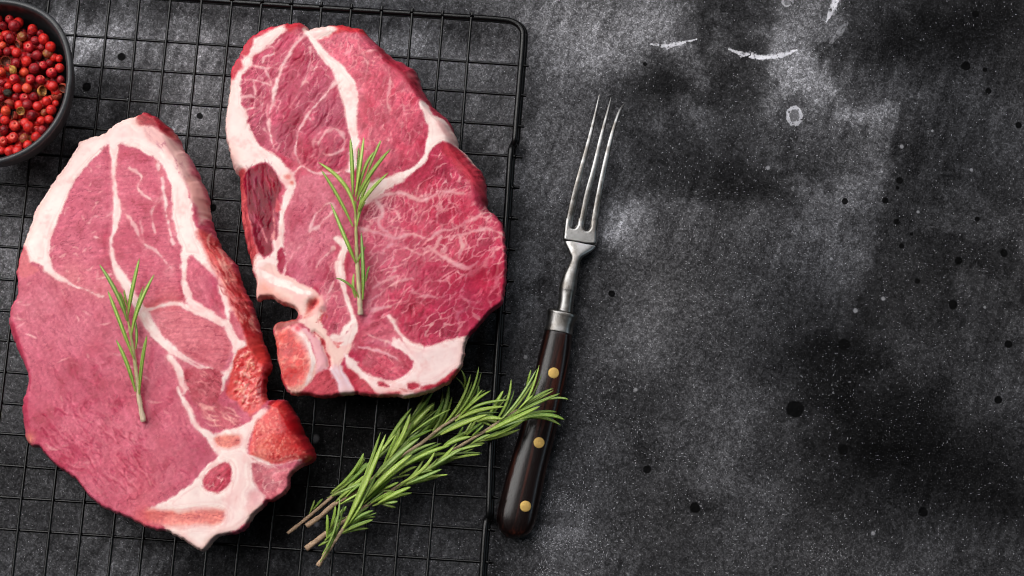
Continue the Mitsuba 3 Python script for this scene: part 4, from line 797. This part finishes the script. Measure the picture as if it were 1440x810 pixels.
sprig('rosemary_sprig_002', 'rosemary sprig with the leftmost cut end in the bundle on the rack', [(404.6, 750), (430, 730), (461, 703.7), (502.6, 668.7), (535, 640), (560, 615), (585, 590)], [ZB] * 7, (2.6, 2.2), [
    (c3, [(165, 470), (195, 435), (218, 410)], 4.5, .0), (c3, [(270, 385), (400, 290), (470, 205)], 4.5, .001), (c3, [(270, 370), (380, 270), (450, 150)], 6, .002), (c3, [(270, 395), (370, 350), (460, 315)], 6, .003), (c3, [(330, 350), (420, 270), (500, 190)], 6.5, .003),
    (c4, [(340, 350), (420, 250), (480, 170)], 7, .001), (c4, [(190, 510), (270, 380), (360, 258)], 7, .003), (c4, [(330, 410), (400, 320), (490, 235)], 8, .003), (c4, [(380, 420), (480, 330), (545, 200)], 8, .002), (c4, [(480, 390), (545, 270), (572, 130)], 8, .001),
    (c4, [(20, 640), (55, 590), (88, 515)], 6, .002), (c4, [(40, 640), (75, 600), (105, 570)], 4.5, .001), (c4, [(100, 590), (160, 530), (270, 405)], 6.5, .004), (c4, [(340, 420), (460, 330), (582, 265)], 4.6, .005)], ZB)
sprig('rosemary_sprig_003', 'rosemary sprig with knotted brown cut end, second from left in the bundle', [(430.5, 740), (450, 726), (469, 710), (490, 697), (510, 685.5), (545, 657), (570, 638), (593, 623), (619, 602), (640, 588), (655, 578)], [ZB + .001] * 5 + [ZB + .003] * 6, (3.8, 2.2), [
    (c3, [(300, 420), (390, 340), (480, 262)], 6.5, .001), (c3, [(320, 440), (380, 405), (440, 370)], 4.5, .001), (c3, [(350, 400), (430, 330), (500, 300)], 6, .002), (c4, [(300, 470), (390, 420), (480, 380)], 6, .003), (c4, [(190, 605), (240, 490), (275, 408)], 5, .004), (c4, [(215, 565), (300, 430), (352, 290)], 8.2, .005),
    (c4, [(250, 620), (350, 520), (500, 455)], 6.5, .002), (c5, [(145, 200), (152, 150), (128, 90)], 4.5, .001), (c5, [(0, 455), (120, 300), (188, 118)], 5.4, .002), (c5, [(90, 385), (190, 240), (240, 70)], 4.8, .003), (c5, [(100, 395), (190, 300), (262, 215)], 4.8, .001),
    (c5, [(110, 395), (200, 300), (315, 222)], 5.4, .004), (c5, [(150, 375), (250, 310), (430, 280)], 5.6, .003), (c5, [(90, 415), (230, 350), (400, 323)], 7, .004), (c5, [(240, 415), (310, 395), (392, 402)], 7, .003), (c5, [(0, 500), (140, 430), (295, 373)], 8.2, .006),
    (c5, [(95, 520), (125, 480), (140, 450)], 4.2, .0), (c5, [(210, 300), (232, 240), (240, 190)], 4, .0)], ZB + .002)
sprig('rosemary_sprig_004', 'longest rosemary sprig, its leafy tip reaching over the fork handle', [(430, 772), (443, 762), (456, 752), (482, 733.5), (520, 708), (562, 683), (603.6, 657), (638, 633), (684, 605), (700, 594), (727, 577)], [ZB] * 3 + [ZB + .001] * 5 + [ZB + .004] * 3, (4.4, 1.8), [
    (c3, [(240, 640), (245, 560), (243, 500)], 6.4, .003), (c3, [(255, 590), (280, 520), (290, 450)], 5.4, .003), (c3, [(310, 510), (335, 480), (352, 452)], 5.4, .001), (c3, [(230, 650), (265, 615), (300, 592)], 6, .003), (c4, [(90, 800), (170, 720), (250, 655)], 7.4, .001), (c4, [(130, 800), (200, 760), (250, 738)], 6.4, .002),
    (c4, [(170, 800), (260, 750), (355, 708)], 8.2, .004), (c4, [(200, 800), (240, 797), (282, 790)], 5.5, .002), (c4, [(200, 720), (245, 700), (285, 680)], 5, .002), (c4, [(290, 640), (340, 610), (390, 590)], 5, .0), (c4, [(300, 685), (420, 610), (490, 510)], 6.4, .005), (c4, [(330, 690), (430, 650), (532, 606)], 7.4, .004),
    (c4, [(430, 660), (500, 645), (566, 638)], 4.4, .002), (c4, [(350, 650), (420, 625), (480, 612)], 5.4, .002), (c4, [(490, 600), (545, 540), (600, 480)], 6.4, .003), (c4, [(440, 620), (545, 550), (650, 490)], 7, .004), (c5, [(0, 660), (110, 600), (265, 565)], 5.6, .004),
    (c5, [(20, 670), (130, 640), (248, 625)], 4.6, .002), (c5, [(0, 590), (90, 540), (192, 513)], 7.8, .005), (c5, [(160, 505), (210, 460), (262, 425)], 6.4, .002), (c5, [(200, 505), (240, 470), (270, 440)], 5, .003), (c5, [(190, 560), (250, 525), (312, 498)], 6, .004),
    (c5, [(290, 400), (350, 300), (395, 222)], 6.4, .001), (c5, [(340, 420), (415, 300), (445, 150)], 5.4, .002), (c5, [(270, 525), (400, 480), (525, 410)], 7.2, .002), (c5, [(540, 200), (556, 145), (570, 90)], 4.2, .003), (c5, [(360, 425), (490, 280), (605, 88)], 5.4, .004), (c5, [(480, 350), (560, 250), (622, 60)], 4.6, .004),
    (c5, [(480, 350), (530, 300), (582, 250)], 3.6, .004), (c5, [(490, 345), (600, 262), (712, 208)], 5, .004), (c5, [(640, 285), (740, 268), (806, 278)], 4, .003), (c5, [(470, 370), (600, 305), (753, 240)], 6.2, .006), (c5, [(480, 410), (650, 376), (781, 406)], 7.6, .004), (c5, [(285, 485), (450, 405), (627, 320)], 8.4, .007)], ZB + .002)
sprig('rosemary_sprig_005', 'rosemary sprig crossing on top of the bundle, its cut end lowest', [(447, 795.7), (458, 780), (470, 762), (483, 742.6), (500, 715), (520, 685)], [ZB + .001, ZB + .002] + [ZB + .004] * 4, (3.6, 2.0), [
    (c3, [(215, 730), (290, 570), (315, 395)], 5.0, .003), (c3, [(410, 530), (470, 510), (525, 490)], 3.6, .001), (c3, [(335, 600), (420, 560), (505, 530)], 7, .002), (c3, [(350, 570), (430, 510), (507, 478)], 6.4, .003), (c3, [(345, 575), (410, 490), (460, 395)], 5.4, .004),
    (c4, [(300, 600), (440, 520), (577, 473)], 8.4, .002), (c4, [(160, 650), (280, 530), (407, 428)], 8.6, .004), (c4, [(100, 770), (230, 630), (362, 523)], 9, .005), (c3, [(340, 580), (440, 430), (530, 255)], 7, .004), (c3, [(335, 580), (460, 330), (577, 42)], 9, .007)], ZB + .004)

# ------------------------------------------------------------------ carving fork
def steel_rough(p, n, uv):
    return .26 + .22 * fbm(p.x * 300, p.y * 300, p.z * 300, 3)
def steel_col(p, n, uv):
    r = smoothstep(.42, .68, fbm(p.x * 170, p.y * 170, p.z * 170 + 4, 5))
    s = fbm(p.x * 60 + p.y * 40, p.y * 700, p.z * 200, 2)
    return mix((.34, .335, .33), (.13, .115, .10), r * .8) * (.85 + .3 * s)
scene['steel'] = {'type': 'principled', 'base_color': proc(steel_col), 'metallic': 1.0, 'roughness': proc(steel_rough)}
def wood_col(p, n, uv):
    u = p.x * .97 - p.y * .23; v = p.x * .23 + p.y * .97
    g = fbm((u) * 900, v * 25, p.z * 600, 4)
    return mix((.006, .003, .003), (.042, .011, .007), smoothstep(.48, .8, g))
scene['dark_wood'] = {'type': 'principled', 'base_color': proc(wood_col), 'roughness': .26, 'specular': .38, 'clearcoat': .12, 'clearcoat_gloss': .8}
def brass_col(p, n, uv): return mix((.58, .39, .12), (.42, .26, .08), fbm(p.x * 500, p.y * 900, 0., 3))
scene['brass'] = {'type': 'principled', 'base_color': proc(brass_col), 'metallic': .85, 'roughness': .42}
fk = 'carving_fork'
tag(fk, 'three-tined steel carving fork with dark riveted wooden handle', 'fork')
TINES = [([(799, 330), (800, 315.5), (805.6, 286), (813.4, 253), (824.4, 212), (834.8, 170), (842.8, 133)], [5.6, 5.3, 5, 4.3, 3.5, 2.4, .5]),
         ([(815, 330), (817.3, 315.5), (825.5, 274), (834.8, 238.5), (845, 194), (854, 158.5), (859.4, 137)], [5, 4.6, 4.4, 3.9, 3.1, 2, .5]),
         ([(833, 332), (834.5, 318.5), (842, 274), (851, 229.6), (860, 191), (870, 159), (878, 145)], [5, 5, 4.6, 4, 3.2, 2.2, .5])]
for pts, ws in TINES:
    zz = [.0060, .0063, .0082, .010, .0095, .0075, .0052]
    p3 = catmull(np.array([list(at(x, y, z)) + [w / 2987, min(w, 3.4) / 2987] for (x, y), z, w in zip(pts, zz, ws)]), 8)
    m, _, _ = sweep(p3[:, :3], p3[:, 3], p3[:, 4] * .85, 14, power=2.6)
    put(fk, 'tine', mikit.ply(m, 'steel', smooth=45))
def inflate(outline, zc, hh, R, step=.25e-3):
    o = np.array([at(x, y, zc)[:2] for x, y in catmull(outline, 3, True)]); lo, hi = o.min(0), o.max(0)
    X, Y = np.meshgrid(np.arange(lo[0], hi[0] + step, step), np.arange(lo[1], hi[1] + step, step))
    d = seg_dist(X, Y, o, True); d = np.where(inside(X, Y, o), d, 0)
    p = np.sqrt(np.clip(1 - (1 - np.clip(d / R, 0, 1)) ** 2, 0, 1)); W = X.shape[1]
    ok = d > 0; c = ok[:-1, :-1] | ok[1:, :-1] | ok[:-1, 1:] | ok[1:, 1:]
    I, J = np.nonzero(c); a, b, cc, e = I * W + J, I * W + J + 1, (I + 1) * W + J + 1, (I + 1) * W + J
    V = np.vstack([np.stack([X.ravel(), Y.ravel(), (zc + hh * p).ravel()], 1), np.stack([X.ravel(), Y.ravel(), (zc - hh * p).ravel()], 1)])
    n = X.size
    F = np.vstack([np.stack([a, b, cc], 1), np.stack([a, cc, e], 1), np.stack([a, cc, b], 1) + n, np.stack([a, e, cc], 1) + n])
    return trimesh.Trimesh(V, F)
palm = inflate([(793, 338.5), (792.3, 330), (793, 322), (796, 304), (804.5, 306), (803, 316), (804.7, 320.3), (808.3, 320.4), (811.2, 316), (813.2, 306), (822.2, 307.5), (821, 318), (823, 323.3), (827.3, 323.6), (829.8, 319), (831.8, 308), (840.8, 310), (839.8, 325), (838.5, 343), (826, 345), (808, 342)], .0062, .0014, .0014)
put(fk, 'palm', mikit.ply(palm, 'steel', smooth=40))
axis = [(816, 340, 23.2, 3.6, .0058), (813.5, 348, 19.5, 5, .0060), (811, 357, 12, 6, .0064), (809.5, 365, 7.2, 6.4, .0068), (806, 377, 8.2, 7.6, .007), (801.5, 391, 10.6, 9.6, .0072), (798.5, 406, 12.2, 11.2, .0074), (797.5, 412, 11.4, 10.6, .0074), (796, 426, 10.6, 10, .0074), (794, 438, 11.5, 10, .0074), (793, 443, 12, 10, .0074)]
p3 = catmull(np.array([list(at(x, y, z)) + [w / 2987, h / 2987] for x, y, w, h, z in axis]), 6)
m, _, _ = sweep(p3[:, :3], p3[:, 3], p3[:, 4], 28, power=2.5)
put(fk, 'neck', mikit.ply(m, 'steel', smooth=45))
bol = [(791.5, 438.5, 19, 12, .0072), (791, 440.5, 21.4, 16, .0072), (790.5, 443, 22, 17, .0072), (789.5, 447, 20.5, 16.5, .0072), (788, 454, 19.3, 16, .0072), (786.5, 462, 19.6, 16.5, .0072), (785.3, 467.5, 20.3, 17, .0072), (785, 469, 19.6, 16, .0072)]
p3 = catmull(np.array([list(at(x, y, z)) + [w / 2987, h / 2987] for x, y, w, h, z in bol]), 5)
m, _, _ = sweep(p3[:, :3], p3[:, 3], p3[:, 4], 36, power=2.6)
put(fk, 'ferrule', mikit.ply(m, 'steel', smooth=45))
hd = [(785.6, 467, 19.5, 16), (784.5, 472, 20.5, 17.5), (780, 500, 22.6, 18.5), (772, 540, 24, 19), (763, 580, 24.8, 19), (753.5, 618, 25.4, 19), (742, 660, 26.6, 19.5), (732.5, 700, 28, 20), (727, 724, 28.2, 19.6), (724, 738, 26, 18.2), (721.5, 748, 20.5, 15.5), (720.2, 754, 12, 10.5), (719.8, 757, 4, 4)]
ZH = .0068
p3 = catmull(np.array([list(at(x, y, ZH)) + [w * .965 / 2987, h / 2987] for x, y, w, h in hd]), 6)
m, _, _ = sweep(p3[:, :3], p3[:, 3], p3[:, 4], 64, power=2.7)
put(fk, 'handle', mikit.ply(m, 'dark_wood', smooth=40))
for (x, y), h in (((778.5, 524.5), 18.8), ((758, 622.5), 19.1), ((739, 712), 20.1)):
    z = ZH + h / 2987
    c = at(x, y, z)
    riv = trimesh.creation.revolve([[0, -.002], [.0026, -.002], [.0026, -.00005], [.00245, .00012], [.0018, .0002], [0, .00024]], sections=36)
    riv.apply_translation(c)
    put(fk, 'rivet', mikit.ply(riv, 'brass', smooth=40))

# ------------------------------------------------------------------ bowl of red peppercorns
def glaze(p, n, uv): return mi.Color3f(.028, .029, .032) * (.75 + .5 * fbm(p.x * 400, p.y * 400, p.z * 400, 3))
scene['black_ceramic'] = {'type': 'principled', 'base_color': proc(glaze), 'roughness': .42, 'specular': .5}
ZR = ZW + .0022 + .034
bc = at(-21, 114, ZR); R_ = 126 / 2987 * (CAM[2] - ZR) / CAM[2]
def lathe(prof, n=128):
    prof = np.array(prof); th = np.arange(n) / n * 2 * np.pi
    sq = .985 + .075 * np.exp(-((th - .78) / .5) ** 2)
    v = np.stack([np.outer(prof[:, 0], np.cos(th) * sq), np.outer(prof[:, 0], np.sin(th) * sq), np.repeat(prof[:, 1:2], n, 1)], -1).reshape(-1, 3)
    f = []
    for i in range(len(prof) - 1):
        for j in range(n):
            a, b = i * n + j, i * n + (j + 1) % n; f += [[a, b, b + n], [a, b + n, a + n]]
    return trimesh.Trimesh(v, f, process=False)
zf = ZW + .0022
H = ZR - zf
outer = [(0.0, 0.0), (.55, 0.0), (.66, .02), (.78, .14), (.88, .34), (.945, .58), (.975, .8), (.985, .90)]
inner = [(.92, .90), (.91, .75), (.87, .5), (.78, .25), (.6, .1), (0.0, .08)]
bd = lathe([(r * R_, z * H) for r, z in catmull(outer, 4)]); bi = lathe([(r * R_, z * H) for r, z in catmull(inner, 4)])
rim = lathe([(r * R_, z * H) for r, z in catmull([(.985, .90), (.999, .95), (.99, .985), (.96, 1.0), (.937, .985), (.922, .95), (.92, .90)], 4)])
for nm, mm in (('outer_wall', bd), ('inner_wall', bi), ('rim', rim)):
    mm.apply_translation((bc[0], bc[1], zf)); put('bowl', nm, mikit.ply(mm, 'black_ceramic', smooth=40))
tag('bowl', 'small matte black bowl full of red peppercorns on the rack', 'bowl')

scene['berry'] = {'type': 'principled', 'base_color': {'type': 'mesh_attribute', 'name': 'vertex_color'}, 'roughness': .42, 'specular': .34}
scene['dry_berry'] = {'type': 'principled', 'base_color': {'type': 'mesh_attribute', 'name': 'vertex_color'}, 'roughness': .6, 'specular': .35}
def berry(kind, seed):
    s = trimesh.creation.icosphere(4); v = s.vertices.copy(); n = v.copy(); rng = np.random.default_rng(seed)
    off = rng.uniform(0, 50, 3)
    c0, c1, wr, dent = {'bright': ((204, 40, 32), (160, 20, 24), .05, .10), 'hole': ((196, 38, 44), (140, 14, 28), .10, .34), 'wine': ((150, 28, 34), (96, 12, 20), .16, .12), 'dent': ((204, 62, 50), (168, 26, 32), .08, .42),
                        'orange': ((206, 76, 44), (180, 40, 34), .08, .15), 'olive': ((150, 112, 56), (130, 44, 34), .10, .15), 'husk': ((150, 58, 40), (120, 20, 26), .12, 0), 'yellow': ((190, 150, 70), (140, 70, 40), .2, 0), 'black': ((46, 42, 30), (16, 14, 12), .42, 0)}[kind]
    a = meshkit.fbm(n * 1.6 + off, 3, seed) - .5
    b = np.abs(meshkit.fbm(n * 3.2 + off, 3, seed + 2) - .5)
    r = 1 + wr * 1.1 * a - wr * (.6 - b * 2) * .5
    ax = np.array([rng.normal(0, .35), rng.normal(0, .35), 1]); ax /= np.linalg.norm(ax); c = n @ ax
    col = lin(c0) * (1 - sst(-.2, .25, a)[:, None]) + lin(c1) * sst(-.2, .25, a)[:, None]
    if dent: r -= dent * np.exp(-((1 - c) / .06)) * 1.0
    if kind in ('hole', 'dent'):
        ring = np.exp(-((1 - c - .07) / .03) ** 2)[:, None]; col = col * (1 - .55 * ring) + lin((226, 130, 100)) * .55 * ring
        if kind == 'hole': pit = sst(.03, .008, 1 - c)[:, None]; col = col * (1 - pit) + lin((50, 14, 12)) * pit
    v = n * (r * np.array(1.0))[:, None] if np.ndim(r) else n
    if kind in ('husk', 'yellow'):                                   # an opened shell: the upper cap is pushed in
        k = c > .25; over = c - .25
        v = v - ax * (np.where(k, over * 1.95, 0) * 1.0)[:, None]
        inn = sst(.3, .36, c)[:, None]; col = col * (1 - inn) + lin((176, 122, 60) if kind == 'yellow' else (112, 50, 34)) * inn * np.clip(.15 + 5 * b[:, None] + 1.2 * a[:, None], .1, 1.3)
        lip = np.exp(-((c - .27) / .05) ** 2)[:, None]; col = col * (1 - .6 * lip) + lin((200, 120, 70)) * .6 * lip
    return trimesh.Trimesh(v, s.faces, process=False), np.clip(col * (.62 + .75 * meshkit.fbm(n * 5 + off, 3, seed + 4))[:, None], 0, .9)
KINDS = {'bright': 'smooth bright red peppercorn in the black bowl', 'hole': 'red peppercorn with a small dark stalk hole in the bowl', 'wine': 'dark wine red peppercorn among the bright ones in the bowl', 'dent': 'light red peppercorn with a dented top in the bowl',
         'orange': 'orange red peppercorn in the black bowl', 'olive': 'brownish olive and red peppercorn in the bowl', 'husk': 'split open brown red peppercorn husk in the bowl', 'yellow': 'yellowish opened peppercorn shell in the bowl', 'black': 'blackish shrivelled peppercorn in the bowl'}
BER = {}
for i, kd in enumerate(KINDS):
    for j in range(3 if kd in ('bright', 'hole', 'wine', 'dent') else 2):
        m, c = berry(kd, 10 * i + j + 1)
        BER[kd, j] = mikit.ply(m, 'dry_berry' if kd in ('black', 'husk', 'yellow') else 'berry', smooth=True, color=c)
PC = [(95, 155, 48, 'hole'), (200, 155, 58, 'bright'), (135, 245, 65, 'wine'), (30, 245, 50, 'wine'), (360, 205, 55, 'bright'), (305, 290, 58, 'wine'), (430, 265, 42, 'wine'), (450, 340, 62, 'bright'), (95, 360, 60, 'wine'), (210, 345, 54, 'olive'), (335, 385, 52, 'wine'),
      (525, 415, 58, 'bright'), (25, 430, 42, 'orange'), (275, 450, 55, 'hole'), (395, 445, 47, 'wine'), (155, 500, 54, 'bright'), (70, 490, 47, 'wine'), (350, 525, 58, 'wine'), (455, 505, 55, 'olive'), (250, 580, 55, 'bright'), (510, 545, 50, 'bright'), (585, 545, 42, 'bright'), (55, 580, 55, 'husk'),
      (150, 600, 52, 'wine'), (470, 595, 40, 'wine'), (325, 650, 60, 'wine'), (410, 620, 47, 'hole'), (565, 645, 52, 'bright'), (12, 680, 47, 'orange'), (110, 670, 58, 'yellow'), (235, 685, 44, 'orange'), (490, 690, 60, 'hole'), (575, 755, 45, 'wine'), (135, 745, 54, 'hole'), (290, 750, 52, 'hole'), (385, 755, 52, 'hole'), (20, 785, 42, 'wine')]
PC += [(x, y + 742, r, k) for x, y, r, k in [(165, 95, 52, 'bright'), (255, 95, 56, 'orange'), (500, 75, 56, 'bright'), (75, 75, 40, 'bright'), (75, 140, 50, 'black'), (400, 120, 58, 'yellow'), (535, 165, 60, 'husk'), (12, 190, 40, 'wine'), (150, 180, 38, 'wine'), (230, 185, 50, 'hole'), (320, 175, 50, 'wine'),
       (440, 220, 53, 'bright'), (85, 240, 50, 'husk'), (260, 250, 58, 'wine'), (355, 265, 53, 'bright'), (485, 300, 56, 'bright'), (55, 310, 55, 'orange'), (195, 310, 48, 'yellow'), (528, 240, 37, 'bright'), (420, 325, 38, 'olive'), (130, 355, 47, 'husk'), (300, 350, 56, 'wine'), (45, 400, 52, 'bright'),
       (390, 405, 49, 'bright'), (465, 390, 48, 'bright'), (140, 450, 58, 'dent'), (270, 460, 60, 'bright'), (35, 490, 50, 'wine'), (400, 490, 49, 'wine'), (125, 560, 55, 'dent'), (230, 570, 52, 'olive'), (345, 555, 56, 'bright'), (30, 595, 50, 'dent'), (270, 645, 55, 'bright'), (12, 690, 42, 'bright'), (85, 695, 52, 'bright'), (165, 690, 55, 'bright')]]
prng = np.random.default_rng(77)
ZF = zf + H * .70
berries = []
for x, y, r, kd in PC:
    lift = (r - 50) * .00004 + prng.normal(0, .0006)
    p = at(x / 6.745, y / 6.745, ZF + lift)
    q = p[:2] - bc[:2]; rr = r / 6.745 / 2987 * .87
    lim = R_ * .885 - rr
    if np.hypot(*q) > lim: p[:2] = bc[:2] + q / np.hypot(*q) * lim
    berries.append((p, rr, kd))
top = [b for b in berries]
def free(p, r, lst, k):
    return all(np.linalg.norm(p - q) > (r + s) * k for q, s, _ in lst)
pool = ['bright'] * 6 + ['wine'] * 5 + ['hole'] * 3 + ['dent', 'orange', 'olive', 'husk']
for layer, want, tries in ((0, 105, 6000), (1, 130, 6000)):
    k = 0
    for _ in range(tries):
        if k >= want: break
        a, rad, r = prng.uniform(0, 2 * np.pi), math.sqrt(prng.uniform(0, 1)), prng.uniform(.0020, .0028)
        lim = R_ * (.885 if layer == 0 else .82) - r
        p = np.array([bc[0] + rad * lim * math.cos(a), bc[1] + rad * lim * math.sin(a), ZF - (.0006 if layer == 0 else .0036) + prng.normal(0, .0005)])
        if free(p, r, berries, .90 if layer == 0 else .74): berries.append((p, r, pool[int(prng.integers(len(pool)))])); k += 1
for p, r, kd in berries:
    key = numbered('peppercorn')
    j = int(prng.integers(3 if (kd, 2) in BER else 2))
    R = T().translate(p.tolist()).rotate([0, 0, 1], float(prng.uniform(0, 360))).rotate([1, 0, 0], float(prng.normal(0, 22)) + (48 if kd in ('husk', 'yellow') else 0)).scale([r, r * float(prng.uniform(.92, 1.04)), r * float(prng.uniform(.9, 1.0))])
    scene[key] = {**BER[kd, j], 'to_world': R}
    tag(key, KINDS[kd], 'peppercorn', KINDS[kd].replace('peppercorn', 'peppercorns', 1))

hv, hf, hc, nv = [], [], [], 0
for _ in range(330):                                                 # the rest of the corns, beneath the ones that can be picked out
    a, rad, r = prng.uniform(0, 2 * np.pi), math.sqrt(prng.uniform(0, 1)) * (R_ * .80 - .0025), prng.uniform(.0021, .0028)
    m = trimesh.creation.icosphere(2); v = m.vertices * (r * (1 + .12 * (meshkit.fbm(m.vertices * 2 + nv * .01, 2, 3) - .5)))[:, None]
    hv.append(v + [bc[0] + rad * math.cos(a), bc[1] + rad * math.sin(a), ZF - .0068 + prng.normal(0, .0007)]); hf.append(m.faces + nv); nv += len(v)
    hc.append(np.tile(lin([(150, 26, 32), (110, 14, 22), (168, 40, 34), (100, 50, 34)][int(prng.integers(4))]), (len(v), 1)))
scene['peppercorn_heap'] = mikit.ply(trimesh.Trimesh(np.vstack(hv), np.vstack(hf), process=False), 'dry_berry', smooth=True, color=np.vstack(hc))
tag('peppercorn_heap', 'mass of red peppercorns filling the bowl beneath the top ones', 'peppercorns', kind='stuff')
